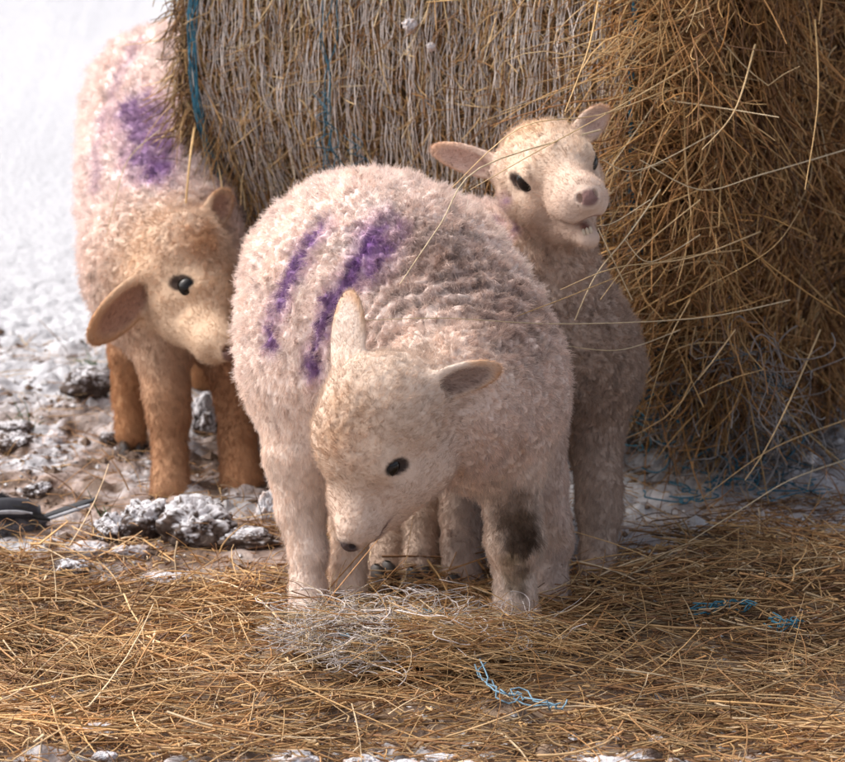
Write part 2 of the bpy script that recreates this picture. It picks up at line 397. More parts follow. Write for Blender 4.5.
# ================================================================== centre lamb
def lamb_centre():
    B = Body(); w = WOOLC
    def E(px, py, Y, r, k=.05, col=w, z=ZB, fl=(0.25, -.1, -.9), sq=None):
        B.add.append(ell(P(px, py, Y), np.eye(3), np.array(sq) if sq else [r] * 3, k, flow=norm(fl), col=col, **z))
    E(340, 280, .135, .101); E(330, 335, .115, .088); E(386, 284, .095, .115); E(428, 315, .055, .101); E(455, 352, .02, .094); E(395, 335, .080, .096)
    E(318, 372, .085, .072); E(456, 398, .0, .080)
    E(480, 425, .0, .060)
    # hind legs
    chain(B, [(312, 400, .07, .060), (302, 452, .05, .043), (301, 508, .042, .029), (308, 552, .028, .0225), (308, 588, .018, .0215), (308, 612, .004, .024)], .03, ZL, (.78, .64, .55))
    chain(B, [(345, 410, .13, .055), (352, 470, .12, .040), (352, 520, .085, .026), (348, 565, .055, .0215), (346, 608, .035, .025)], .03, ZL, (.74, .59, .48))
    # front legs
    chain(B, [(494, 410, -.01, .060), (508, 465, -.02, .041), (513, 515, -.03, .031), (515, 540, -.035, .0325), (515, 578, -.035, .0235), (515, 612, -.045, .028)], .03, ZL, (.66, .53, .44))
    chain(B, [(522, 415, .05, .052), (540, 480, .05, .031), (547, 522, .05, .027), (549, 540, .05, .028), (549, 574, .045, .021), (551, 602, .04, .025)], .03, ZL, (.60, .47, .40))
    # neck
    n1, n2, n3 = P(482, 378, -.01), P(455, 400, -.09), P(405, 405, -.145)
    B.add.append(cone(n1, n2, .086, .072, .04, flow=norm(n1 - n2) * .5 + np.array([0, 0, -.5]), col=(.72, .56, .48), **ZN))
    B.add.append(cone(n2, n3, .070, .054, .03, flow=norm(n1 - n2) * .5 + np.array([0, 0, -.5]), col=(.72, .57, .48), **ZN))
    O, Fm, T, eyes, back = head(B, (395, 467, -.222), 1, CW(-.32, -.91, .14), CW(-.62, .1, .76), .92,
        dict(top=(.64, .50, .405), fore=(.60, .44, .325), muz=(.60, .455, .365)), slit=1.25)
    hy = T(.05, 0, 0)[1]
    for (px, py, dy, r) in ((348, 430, .0, .037), (372, 400, .01, .047), (356, 452, -.01, .034), (398, 405, .01, .044), (398, 480, .0, .035), (378, 504, .0, .0255), (353, 494, .0, .026), (357, 514, .0, .0175), (420, 460, .02, .036)):
        B.add.append(ell(P(px, py, hy + dy), np.eye(3), [r] * 3, .02, flow=back, col=(.61, .46, .35) if py < 455 else (.60, .455, .365), **(ZH if py < 455 else ZM)))
    e1 = ear(B, (420, 390, hy + .0), (492, 371, hy + .01), CW(.25, -.62, .74), .0205, (.62, .50, .42))
    e2 = ear(B, (346, 392, hy + .02), (350, 302, hy + .05), CW(.55, .1, -.80), .0205, (.68, .56, .48))
    knee = on_surface(B, 522, 525); knee2 = on_surface(B, 518, 572); dirt = [on_surface(B, *q) for q in ((470, 265), (520, 300), (430, 235), (500, 330), (400, 260))]
    neckc = P(470, 400, -.10); brow = T(.060, -.012, .045); fpatch = T(.085, 0, .034)
    mudp = [(on_surface(B, *q[:2]), q[2], q[3], q[4]) for q in ((512, 508, .027, (.22, .145, .10), .7), (524, 520, .025, (.085, .052, .033), .95), (519, 541, .022, (.075, .046, .03), .95), (530, 535, .018, (.07, .045, .03), .9), (510, 560, .013, (.24, .17, .09), .8), (526, 570, .010, (.08, .05, .03), .9), (515, 582, .013, (.22, .15, .08), .7), (522, 592, .008, (.12, .08, .05), .8))]
    fp2 = on_surface(B, 328, 440)
    def colf(p, nr):
        c = base_cols(B, p)
        c = c * (1 + .07 * fbm(p * 25, 3, 3))[:, None]
        for i, q in enumerate(dirt): c = blotch(c, p, q, .052, (.42, .28, .225), .55, 20 + i)
        pit = vnoise(p * 150, 5)
        dz = sum(np.exp(-((np.linalg.norm(p - q, axis=1) / .055) ** 2)) for q in dirt)
        c = c * (1 - .36 * np.clip(dz, 0, 1) * sstep(.0, .7, pit))[:, None]
        zw = B.weights(p, .014) @ np.array([q['zone'] == 0 for q in B.add], float); wr = np.linalg.norm((p - neckc) * [1, .6, 1], axis=1); c = c * (1 - .26 * sstep(.1, .9, np.sin((wr + .011 * fbm(p * 30, 8, 2)) * 2 * math.pi / .0145)) * sstep(.05, .07, wr) * sstep(.16, .12, wr) * zw)[:, None]
        c = paint(c, p, B, [([(320, 228), (298, 262), (280, 300), (270, 330), (270, 345)], .011, 1.0), ([(380, 232), (368, 262)], .020, .9), ([(368, 240), (350, 275), (328, 310), (315, 345), (313, 375)], .011, 1.0)], 7)
        for i, (q, r_, cc_, a_) in enumerate(mudp): c = blotch(c, p, q, r_, cc_, a_, 141 + i, 75)
        c = blotch(c, p, brow, .030, (.42, .24, .13), .55, 45); c = blotch(c, p, fpatch, .022, (.50, .32, .22), .5, 47); c = blotch(c, p, fp2, .026, (.44, .27, .17), .55, 48)
        c = ear_cols(c, p, [e1, e2], (.52, .27, .12), (.20, .13, .11))
        c = nose_cols(c, p, O, Fm, .92, (.05, .035, .04), eyes, T, 1.5, 1.2)
        lg = sstep(.16, .05, p[:, 2]); c = mixc(c, (.58, .40, .28), lg * .45 * sstep(-.1, .5, fbm(p * 40, 70, 3)))
        return c
    def ridge(p):
        zw = B.weights(p, .014) @ np.array([q['zone'] == 0 for q in B.add], float); wr = np.linalg.norm((p - neckc) * [1, .6, 1], axis=1)
        return -.0021 * np.sin((wr + .011 * fbm(p * 30, 8, 2)) * 2 * math.pi / .0145) * sstep(.05, .07, wr) * sstep(.17, .12, wr) * zw
    masks = [(e[2], .015, .4, 0) for e in eyes] + [(T(.182, 0, -.010), .0085, .4, .6), (T(.165, 0, -.03), .012, .5, 0)]
    feet = [P(309, 626, .0), P(346, 620, .03), P(515, 630, -.048), P(551, 614, .035)]
    return build_lamb('cream lamb in front with lowered head, muddy knee and two purple flank stripes', B, colf, masks, [e1, e2], eyes, (P(420, 620, .04)[0], .04, 0), 260000, 101, feet, (.8, -.6), dispf=ridge), T, Fm, O, B
def ear_cols(c, p, ears, rim, inner):
    for e in ears:
        l = p - e['c']; x = l @ e['ax'] / (e['L'] * .56); y = l @ e['wv'] / e['w']; z = l @ e['n'] / e['thick']
        near = (np.abs(z) < 1.5) & (x * x + y * y < 1.35)
        rr = np.sqrt(x * x + y * y)
        m = sstep(.62, .95, rr) * sstep(-.2, .5, x + .25 * fbm(p * 60, 4, 2)) * near; c = mixc(c, rim, m * (.62 + .35 * fbm(p * 90, 6, 2)))
        m = (sstep(.75, .4, rr) * sstep(.45, -.1, z)) * 0
        inn = near * sstep(.85, .55, rr) * (((p - e['c']) @ e['n']) > -e['thick'] * .35) * (((p - e['c']) @ e['n']) < e['thick'] * .7); c = mixc(c, inner, inn * (.75))
    return c
def nose_cols(c, p, O, Fm, s, nosec, eyes, T, lips=True, nz=1.0):
    l = (p - O) @ Fm / s
    d = np.linalg.norm((l - np.array([.181, 0, -.009])) / np.array([.0095, .013, .0095]) / nz, axis=1)
    c = mixc(c, nosec, sstep(1.35, .75, d) * .93)
    lip = sstep(.0028, .0008, np.abs(l[:, 2] + .0265 + (.175 - l[:, 0]) * .03)) * sstep(.125, .145, l[:, 0]); c = mixc(c, (.14, .08, .07), lip * .6 * lips)
    for e in eyes:
        q = (p - e[2]) @ e[3] / s; rr = np.linalg.norm(q / np.array([.0175, .02, .0105]), axis=1); c = mixc(c, (.03, .02, .018), sstep(1.06, .80, rr) * .96)
    return c
# ================================================================== right lamb
def lamb_right():
    B = Body(); w = (.78, .64, .58)
    def E(px, py, Y, r, k=.05, col=w, z=ZB, fl=(-.3, .1, -.9)):
        B.add.append(ell(P(px, py, Y), np.eye(3), [r] * 3, k, flow=norm(fl), col=col, **z))
    E(425, 300, .30, .082); E(470, 288, .295, .093); E(520, 305, .265, .088); E(566, 345, .22, .070, col=(.42, .31, .245)); E(580, 375, .19, .056, col=(.34, .24, .18))  # chest wool coloured darker to paint in the shadow of the hay
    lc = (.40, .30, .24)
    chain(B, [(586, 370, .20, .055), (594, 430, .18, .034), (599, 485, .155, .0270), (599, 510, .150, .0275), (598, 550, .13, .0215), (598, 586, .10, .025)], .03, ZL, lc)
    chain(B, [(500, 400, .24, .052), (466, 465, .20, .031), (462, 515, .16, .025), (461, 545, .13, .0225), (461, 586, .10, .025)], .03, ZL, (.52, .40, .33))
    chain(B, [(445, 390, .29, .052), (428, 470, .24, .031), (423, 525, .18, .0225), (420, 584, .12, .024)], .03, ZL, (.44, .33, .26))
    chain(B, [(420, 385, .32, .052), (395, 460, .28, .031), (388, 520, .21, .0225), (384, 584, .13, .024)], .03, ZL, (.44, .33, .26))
    n1, n2 = P(560, 335, .215), P(554, 235, .20)
    B.add.append(cone(n1, n2, .062, .045, .03, flow=np.array([0, 0, -.9]), col=(.52, .39, .31), **ZN))  # neck wool darkened too, continuing the painted shade of the chest
    O, Fm, T, eyes, back = head(B, (519, 182, .135), -1, CW(.25, -.16, .95), CW(-.27, .95, .2), 1.08,
        dict(top=(.66, .50, .37), fore=(.66, .50, .375), muz=(.60, .45, .36)), open_mouth=True, slit=-.2)
    e1 = ear(B, (508, 172, .20), (440, 151, .215), (-.1, -.9, -.35), .018, (.66, .50, .42))
    e2 = ear(B, (574, 140, .235), (604, 112, .25), (.6, -.7, .1), .017, (.60, .45, .36))
    def colf(p, nr):
        c = base_cols(B, p); c = c * (1 + .08 * fbm(p * 25, 13, 3))[:, None]
        c = paint(c, p, B, [([(506, 200), (497, 222)], .008, .55), ([(515, 226), (506, 240)], .008, .5)], 17)
        c = ear_cols(c, p, [e1, e2], (.60, .34, .20), (.58, .40, .34))
        c = nose_cols(c, p, O, Fm, 1.08, (.17, .09, .085), eyes, T, False, .82)
        l = (p - O) @ Fm / 1.08
        mo = sstep(1.2, .9, np.linalg.norm((l - np.array([.158, 0, -.039])) / np.array([.026, .0150, .0088]), axis=1)); c = mixc(c, (.20, .07, .06), mo * .9)
        c = blotch(c, p, T(.05, 0, .05), .035, (.55, .34, .18), .5, 52)
        return c
    masks = [(e[2], .015, .4, 0) for e in eyes] + [(T(.182, 0, -.010), .0085, .4, .6), (T(.16, 0, -.04), .02, .3, .6)]
    feet = [P(598, 600, .09), P(461, 600, .09), P(420, 596, .11), P(384, 596, .12)]
    (root, sub) = build_lamb('lamb behind the front one, head raised and mouth open among hay stems', B, colf, masks, [e1, e2], eyes, (P(510, 600, .2)[0], .2, 0), 200000, 202, feet, (.7, -.7))
    # teeth and tongue in the open mouth
    for k, (yy, zz) in enumerate(((-.0048, -.0005), (-.0016, 0), (.0018, .0002))):
        uvball('tooth', T(.147 - abs(yy) * .5, yy, -.0462 + zz) - sub, Fm, np.array([.0014, .0019, .0040]), M_TOOTH, root, nu=12, nv=8)
    mt = material('tongue_pink', 0.35, col=(.42, .15, .14), spec=.5, noise=(150, .2))
    uvball('tongue', T(.118, 0, -.049) - sub, Fm @ np.array([[1, 0, .2], [0, 1, 0], [-.2, 0, 1]]), np.array([.022, .0095, .0042]) * 1.08, mt, root)
    return root
# ================================================================== left lamb
def lamb_left():
    B = Body(); w = (.86, .72, .67)
    def E(px, py, Y, r, k=.05, col=w, z=ZB, fl=(0, -.4, -.9)):
        B.add.append(ell(P(px, py, Y), np.eye(3), [r] * 3, k, flow=norm(fl), col=col, **z))
    E(168, 108, .82, .100); E(168, 155, .74, .103); E(166, 205, .65, .102); E(160, 262, .56, .088); E(165, 300, .52, .062, col=(.56, .42, .34))
    lc = (.44, .23, .115)
    chain(B, [(160, 305, .51, .052), (162, 350, .485, .034), (167, 395, .465, .029), (169, 415, .46, .0265), (170, 450, .450, .0225), (171, 493, .425, .0270)], .03, ZL, lc,
          cols=[(.64, .47, .35), (.52, .32, .20), (.43, .24, .135), (.40, .215, .115), (.43, .245, .14)])
    chain(B, [(140, 290, .60, .052), (133, 350, .60, .031), (130, 400, .60, .022), (131, 432, .59, .022)], .03, ZL, lc)
    chain(B, [(205, 300, .56, .05), (222, 350, .52, .030), (231, 400, .50, .0215), (238, 440, .470, .0235), (242, 482, .445, .028)], .03, ZL, (.40, .205, .105))
    chain(B, [(200, 250, .84, .055), (200, 330, .86, .030), (202, 400, .86, .022)], .03, ZL, lc)
    n1, n2 = P(165, 265, .52), P(182, 258, .455)
    B.add.append(cone(n1, n2, .078, .056, .04, flow=np.array([.2, 0, -.9]), col=(.62, .47, .37), **ZN))
    O, Fm, T, eyes, back = head(B, (183, 283, .395), -1, CW(.44, -.54, .62), CW(.66, .65, .15), .96,
        dict(top=(.64, .44, .29), fore=(.66, .45, .29), muz=(.60, .43, .30)))
    e1 = ear(B, (160, 272, .43), (97, 334, .395), (.35, -.85, -.25), .026, (.50, .31, .19), thick=.0075)
    e2 = ear(B, (205, 225, .50), (228, 196, .53), (.6, -.6, .1), .019, (.52, .34, .21))
    chest = on_surface(B, 165, 345)
    def colf(p, nr):
        c = base_cols(B, p); c = c * (1 + .08 * fbm(p * 25, 23, 3))[:, None]
        c = paint(c, p, B, [([(132, 105), (140, 135), (150, 165)], .024, .85), ([(160, 110), (165, 150), (158, 180)], .016, .6), ([(140, 40), (118, 80), (100, 130), (97, 190)], .010, .28)], 27)
        c = blotch(c, p, T(.045, -.025, .045), .028, (.46, .22, .09), .7, 62); c = blotch(c, p, T(.015, -.03, .01), .03, (.48, .26, .13), .6, 63)
        c = ear_cols(c, p, [e1, e2], (.46, .24, .12), (.36, .20, .15))
        c = nose_cols(c, p, O, Fm, .96, (.20, .12, .11), eyes, T, False)
        return c
    masks = [(e[2], .015, .4, 0) for e in eyes] + [(T(.182, 0, -.010), .0085, .4, .6)]
    feet = [P(171, 512, .42), P(131, 452, .585), P(242, 505, .44), P(202, 425, .86)]
    return build_lamb('ginger-legged lamb at the left with drooping ear and big purple blotch', B, colf, masks, [e1, e2], eyes, (P(165, 480, .55)[0], .55, 0), 200000, 303, feet, (.3, -.95), rad=.00026)

import os
STAGE = os.environ.get('STAGE', 'all')
(res, T_c, F_c, O_c, B_c) = lamb_centre()
lamb_right(); lamb_left()

# ================================================================== ground
def gheight(x, y):
    p = np.stack([x, y, np.zeros_like(x)], 1)
    lump = fbm(p * 14, 400, 4) * .020 + np.abs(fbm(p * 34, 410, 3)) * .020 + fbm(p * 95, 412, 2) * .003
    far = sstep(.7, 1.7, y) ; mid = 1 - far * .90
    z = lump * mid + fbm(p * 1.5, 420, 3) * .05 * sstep(1.2, 4, np.hypot(x, y)) - .006
    calm = 1 - .75 * np.exp(-(((y - .1) / .35) ** 2))  # trodden around the feet
    z = z * calm + sstep(-.34, -.46, y) * .022 * np.abs(fbm(p * 30, 414, 4))
    return z
def axis_pts(lo, hi, h, out_lo, out_hi):
    a = [lo]; s = h
    while a[-1] > out_lo: s *= 1.12; a.append(a[-1] - s)
    b = [hi]; s = h
    while b[-1] < out_hi: s *= 1.12; b.append(b[-1] + s)
    return np.array(a[::-1][:-1] + list(np.arange(lo, hi, h)) + b)
def ground():
    xs = axis_pts(-.62, .62, .004, -60, 60); ys = axis_pts(-.75, 1.7, .004, -30, 120)
    X, Y = np.meshgrid(xs, ys, indexing='ij'); x, y = X.ravel(), Y.ravel(); z = gheight(x, y)
    V = np.stack([x, y, z], 1); p = np.stack([x, y, z * 0], 1)
    n, m = len(xs), len(ys); i = np.arange(n - 1)[:, None]; j = np.arange(m - 1)[None]
    F = np.stack([i * m + j, (i + 1) * m + j, (i + 1) * m + j + 1, i * m + j + 1], -1).reshape(-1, 4)
    snow = np.array([.465, .465, .485]); slush = np.array([.32, .235, .195]); mud = np.array([.13, .085, .06]); tan = np.array([.30, .20, .12])
    a = fbm(p * 9, 430, 4); b = fbm(p * 26, 440, 4); c3 = fbm(p * 60, 450, 3)
    c = np.tile(snow, (len(x), 1))
    trod = sstep(1.05, .45, y + a * .35) * sstep(1.6, .9, np.abs(x)) * (1 - .75 * sstep(.1, .2, x) * sstep(.14, .24, y))
    c = mixc(c, slush, trod * sstep(-.35, .25, a * .6 + b * .6 + .12))
    c = mixc(c, mud, trod * sstep(-.04, .26, b * .7 + c3 * .5 - .02))
    bed = sstep(.20, .05, y + b * .12 - .02 * sstep(-.05, .3, x)) * sstep(-.66, -.40, y + a * .25)
    bed = bed * sstep(-.47, -.37, y + b * .08); c = mixc(c, mixc(np.tile(tan, (len(x), 1)), mud, sstep(-.2, .4, c3 + b)), bed * .93)
    right = sstep(.12, .30, x + a * .1) * sstep(.75, .45, y) ; c = mixc(c, np.array([.42, .36, .34]), right * (1 - bed) * .2)
    m_ = material('snow_and_mud', .7, attr=True, spec=.3, noise=(120, .16), bump=(150, .7, .006))
    o = mesh_np('snow_ground', V, F, m_, None, c); o['kind'] = 'structure'
ground()

# ================================================================== hay stems
def stem_paths(p0, d0, L, bend, K=6, kink=0.0, rng=None, droop=0.0, curl=0.0):
    n = len(p0); ax = unit(rng, n) * [.5, .5, 1] if curl else 0; cw = rng.normal(0, curl, (n, 1)) if curl else 0; pts = np.zeros((n, K, 3)); pts[:, 0] = p0; d = norm(d0); cur = p0.copy()
    kk = rng.integers(1, K - 1, n) if rng is not None else np.zeros(n, int)
    for k in range(1, K):
        cur = cur + d * (L / (K - 1))[:, None]; pts[:, k] = cur
        d = norm(d + bend / (K - 1) + np.array([0, 0, -droop / (K - 1)]))
        if curl: d = norm(d + np.cross(ax, d) * cw / (K - 1)); cw = cw * 1.05; ax = norm(ax + rng.normal(0, .25, (n, 3)))
        if kink and rng is not None:
            m = (kk == k) & (rng.random(n) < .35); d[m] = norm(d[m] + rng.normal(0, kink, (m.sum(), 3)))
    return pts
def redder(c): return c * np.array([1.10, 1.0, .86])
def tube_mesh(name, pts, rad, col, mat, parent=None, sides=3, flat=1.0, taper=.5, rng=None):
    """pts (N,K,3) centre lines, rad (N,), col (N,3)"""
    n, K, _ = pts.shape
    tg = np.gradient(pts, axis=1); tg = norm(tg)
    ref = np.tile(np.array([0.13, .31, .94]), (n, 1)); a = norm(np.cross(tg[:, 0], ref)); ang0 = (np.random.default_rng(7).random(n) * 6.28)
    A = np.repeat(a[:, None], K, 1); A = norm(A - tg * (A * tg).sum(-1, keepdims=True)); Bn = np.cross(tg, A)
    V = np.zeros((n, K, sides, 3)); prof = np.linspace(1, taper, K)[None, :, None]
    for s in range(sides):
        th = ang0 + 2 * math.pi * s / sides
        # flattened blade: rotate frame by ang0, squash one axis
        cs, sn = math.cos(2 * math.pi * s / sides), math.sin(2 * math.pi * s / sides) * flat
        u = (cs * np.cos(ang0) - sn * np.sin(ang0))[:, None, None]; v = (cs * np.sin(ang0) + sn * np.cos(ang0))[:, None, None]
        V[:, :, s] = pts + (A * u + Bn * v) * rad[:, None, None] * prof
    idx = np.arange(n * K * sides).reshape(n, K, sides)
    F = []
    for s in range(sides):
        s2 = (s + 1) % sides; F.append(np.stack([idx[:, :-1, s], idx[:, 1:, s], idx[:, 1:, s2], idx[:, :-1, s2]], -1).reshape(-1, 4))
    C = np.repeat(col, K * sides, axis=0)
    return mesh_np(name, V.reshape(-1, 3), np.concatenate(F), mat, parent, C)
HAYC = np.array([[.50, .32, .14], [.38, .215, .09], [.24, .125, .055], [.56, .39, .20], [.14, .075, .04], [.42, .23, .09], [.62, .49, .31]])
def haycol(n, rng, dark=0.0, wts=None):
    c = HAYC[rng.choice(len(HAYC), n, p=wts)] * rng.uniform(.75, 1.2, (n, 1)); return c * (1 - dark)
def unit(rng, n): return norm(rng.normal(0, 1, (n, 3)))

# ------------------------------------------------------------------ the bale
BA = math.radians(25); BR, BZ, BW = .60, .46, .56
AXB = np.array([math.cos(BA), -math.sin(BA), 0]); DB = np.array([math.sin(BA), math.cos(BA), 0])   # axis, and back direction
pl = P(178, 10, .60); B0 = np.array([pl[0], .60, 0]) + DB * BR + np.array([0, 0, BZ])               # centre of the left end disc
def bale_r(phi, u):
    p = np.stack([np.cos(phi) * 3, np.sin(phi) * 3, u * 9], 1); return BR + .012 * fbm(p, 500, 3) + .006 * fbm(p * 5, 505, 3)
def bale_pt(phi, u, dr=0.0):
    """phi: 0 = front line, + = down, - = up; u along the axis from the left end"""
    r = bale_r(phi, u) + dr; z = BZ - np.sin(phi) * r
    low = np.clip((.42 - z) / .3, 0, 1)
    shr = .045 * low * sstep(.25, 0, u)                    # ragged left rim tapers under
    x = B0[None] + (u + shr)[:, None] * AXB - (np.cos(phi) * r)[:, None] * DB
    x[:, 2] = np.maximum(z, .004 + .0 * z); return x
def end_off(rr, ph): # outward bulge of the right face
    p = np.stack([np.cos(ph) * rr * 6, np.sin(ph) * rr * 6, rr * 0], 1)
    return .09 * np.sqrt(np.clip(1 - (rr / BR) ** 2, 0, 1)) + .035 * fbm(p, 520, 3) * sstep(1, .85, rr / BR)
def end_pt(rr, ph, dr=0.0):
    z = np.maximum(BZ - np.sin(ph) * rr, .004); o = BW + end_off(rr, ph) + dr
    x = B0[None] + o[:, None] * AXB - (np.cos(ph) * rr)[:, None] * DB; x[:, 2] = z; return x
def bale():
    rng = np.random.default_rng(5)
    root = bpy.data.objects.new('hay_bale', None); link(root); base = B0 * [1, 1, 0] + AXB * BW / 2
    root.location = tuple(base); tagit(root, 'large round hay bale in pale net wrap with shaggy torn right end', 'hay bale')
    def fix(o): o.location = tuple(-base); return o
    # core
    nph, nu_ = 220, 60
    ph = np.linspace(0, 2 * math.pi, nph, endpoint=False); us = np.linspace(0, BW, nu_)
    PH, U = np.meshgrid(ph, us, indexing='ij'); V = bale_pt(PH.ravel(), U.ravel(), -.012)
    V += vecn(V * 60, 530) * .006
    i = np.arange(nph)[:, None]; j = np.arange(nu_ - 1)[None]; i2 = (i + 1) % nph
    F = np.stack([i * nu_ + j, i * nu_ + j + 1, i2 * nu_ + j + 1, i2 * nu_ + j], -1).reshape(-1, 4)
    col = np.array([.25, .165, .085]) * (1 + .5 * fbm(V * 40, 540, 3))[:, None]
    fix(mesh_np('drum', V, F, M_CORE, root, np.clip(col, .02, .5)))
    nr_ = 40; rs = np.linspace(BR - .012, .01, nr_); PH, RR = np.meshgrid(ph, rs, indexing='ij')
    for side in (0, 1):
        if side: V = end_pt(RR.ravel(), PH.ravel(), -.03)
        else:
            z = np.maximum(BZ - np.sin(PH.ravel()) * RR.ravel(), .004); low = np.clip((.42 - z) / .3, 0, 1)
            V = B0 + (.045 * low)[:, None] * AXB - (np.cos(PH.ravel()) * RR.ravel())[:, None] * DB; V[:, 2] = z
        V = V + vecn(V * 50, 550) * .008
        j = np.arange(nr_ - 1)[None]; F = np.stack([i * nr_ + j, i * nr_ + j + 1, i2 * nr_ + j + 1, i2 * nr_ + j], -1).reshape(-1, 4)
        col = np.array([.05, .026, .013]) * (1 + .5 * fbm(V * 40, 541, 3))[:, None]  # near-black hay colour paints the shade in gaps between loose stems
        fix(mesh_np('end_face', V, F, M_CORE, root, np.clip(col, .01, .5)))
    # hay packed under the net
    n = 15000; phi = rng.uniform(-1.2, 1.15, n); u = rng.uniform(-.005, BW, n)
    q = bale_pt(phi, u, -.006); tan = -np.sin(phi)[:, None] * -DB * 1.0 + 0; tan = (np.sin(phi)[:, None] * DB + np.cos(phi)[:, None] * np.array([0, 0, -1.])); nrm = -(np.cos(phi)[:, None] * DB) + np.sin(phi)[:, None] * np.array([0, 0, -1.])
    ang = rng.normal(0, .75, n); d = tan * np.cos(ang)[:, None] + AXB * np.sin(ang)[:, None] + nrm * rng.normal(.02, .12, n)[:, None]
    L = rng.uniform(.02, .09, n); pts = stem_paths(q, d, L, rng.normal(0, .35, (n, 3)) - nrm * .15, 5, .5, rng)
    fix(tagit(tube_mesh('packed_stems', pts, rng.uniform(.0005, .0013, n), haycol(n, rng, -.22, [.16, .18, .20, .18, .12, .08, .08]), M_HAY, root), kind='stuff'))
    n = 3200; phi = rng.uniform(-1.2, 1.1, n); u = rng.uniform(.0, BW, n); q = bale_pt(phi, u, .004)
    tan = (np.sin(phi)[:, None] * DB + np.cos(phi)[:, None] * np.array([0, 0, -1.])); nrm = -(np.cos(phi)[:, None] * DB) + np.sin(phi)[:, None] * np.array([0, 0, -1.])
    ang = rng.normal(0, .9, n); d = tan * np.cos(ang)[:, None] + AXB * np.sin(ang)[:, None] + nrm * rng.normal(.10, .15, n)[:, None]
    pts = stem_paths(q, d, rng.uniform(.01, .05, n), rng.normal(0, .6, (n, 3)) - nrm * .3, 5, .6, rng)
    fix(tagit(tube_mesh('poking_stems', pts, rng.uniform(.0004, .0009, n), haycol(n, rng, .0, [.2, .2, .16, .2, .06, .08, .1]), M_HAY, root), kind='stuff'))
    # net wrap: fine pale strands round the drum
    ns = 185; K = 120; pts = np.zeros((ns, K, 3)); ph = np.linspace(-1.7, 1.10, K); 
    for s in range(ns):
        u0 = (s + rng.uniform(.1, .9)) / ns * (BW - .03) + .02
        uu = u0 + .016 * fbm(np.stack([ph * 2.2, np.full(K, u0 * 4), ph * 0], 1), 600, 2) + .0065 * vnoise(np.stack([ph * 11, np.full(K, s * 3.7), ph * 0], 1), 610) + .0028 * vnoise(np.stack([ph * 55, np.full(K, s * 1.7), ph * 0], 1), 611)
        rad_o = .0015 + .0045 * vnoise(np.stack([ph * 16, np.full(K, s * 2.1), ph * 0], 1), 620)
        pts[s] = bale_pt(ph, uu, rad_o)
    colr = np.tile([.86, .78, .72], (ns, 1)) * rng.uniform(.7, 1.15, (ns, 1)); 
    fix(tube_mesh('net_wrap', pts, rng.uniform(.00035, .0007, ns), colr, M_NET, root, 4, 1.0, 1.0))
    # zigzag cross threads of the net
    nz = 2600; ph0 = rng.uniform(-1.3, 1.0, nz); u0 = rng.uniform(.02, BW - .03, nz); K = 5; pts = np.zeros((nz, K, 3)); du = rng.uniform(-.022, .022, nz); dp = rng.uniform(.02, .09, nz)
    for k in range(K):
        t = k / (K - 1); pts[:, k] = bale_pt(ph0 + dp * t, np.clip(u0 + du * t + rng.normal(0, .0012, nz), .004, BW - .01), rng.normal(.004, .002, nz))
    fix(tube_mesh('net_cross_threads', pts, rng.uniform(.0003, .0006, nz), np.tile([.52, .46, .42], (nz, 1)) * rng.uniform(.6, 1.1, (nz, 1)), M_NET, root, 3, 1, 1))
    # blue edge twines
    def twine(us, phs, r=.0017, nstr=4, spread=.004):
        K = 70; t = np.linspace(0, 1, K); ph = np.interp(t, np.linspace(0, 1, len(phs)), phs); uu = np.interp(t, np.linspace(0, 1, len(us)), us)
        pts = np.zeros((nstr, K, 3))
        for s in range(nstr):
            w_ = spread * np.stack([vnoise(np.stack([t * 22 + s * 9.1, t * 0, t * 0], 1), 640 + s), vnoise(np.stack([t * 22, t * 0 + s * 5, t * 0], 1), 650 + s)], 1)
            pts[s] = bale_pt(ph, uu + w_[:, 0], .009 + np.abs(w_[:, 1]))
        return fix(tube_mesh('blue_edge_twine', pts, np.full(nstr, r * .55), np.tile([.1, .3, .4], (nstr, 1)), M_TWINE, root, 5, 1, 1))
    twine([.024, .022, .030, .034], [-1.5, -.2, .4, 1.15], .0016, 7, .0062)
    twine([BW - .012, BW - .016, BW - .01], [-1.5, .1, 1.1], .002, 5, .005)
    twine([.20, .197, .185, .225, .25], [-1.5, -.3, .1, .35, .7], .0010, 3, .012)
    twine([.18, .20, .26], [.05, .3, .6], .0009, 3, .016)
    twine([.215, .235, .285], [.12, .3, .55], .0008, 2, .016)
    # ragged left rim: stems hanging down
    n = 2600; phi = rng.uniform(-.9, .62, n); q = bale_pt(phi, rng.uniform(-.008, .018, n), rng.uniform(-.05, .006, n))
    d = np.array([0, 0, -1.]) * rng.uniform(.3, 1.2, (n, 1)) - AXB * rng.uniform(-.2, .55, (n, 1)) + unit(rng, n) * .55
    pts = stem_paths(q, d, rng.uniform(.015, .065, n), rng.normal(0, .7, (n, 3)), 6, .8, rng, .5)
    fix(tagit(tube_mesh('rim_fringe', pts, rng.uniform(.0005, .0012, n), haycol(n, rng, .25, [.12, .2, .28, .08, .2, .1, .02]), M_HAY, root), kind='stuff'))
    n = 420; phi = rng.uniform(.1, .72, n); q = bale_pt(phi, rng.uniform(-.01, .06, n), rng.uniform(.0, .012, n))
    d = np.array([0, -.1, -1.]) * rng.uniform(.5, 1.2, (n, 1)) - AXB * rng.uniform(-.3, .6, (n, 1)) - DB * .15 + unit(rng, n) * .45
    pts = stem_paths(q, d, rng.uniform(.03, .085, n), rng.normal(0, .6, (n, 3)), 7, .7, rng, .6)
    fix(tagit(tube_mesh('hanging_stems', pts, rng.uniform(.0004, .001, n), haycol(n, rng, .1, [.2, .2, .2, .14, .14, .1, .02]), M_HAY, root), kind='stuff'))
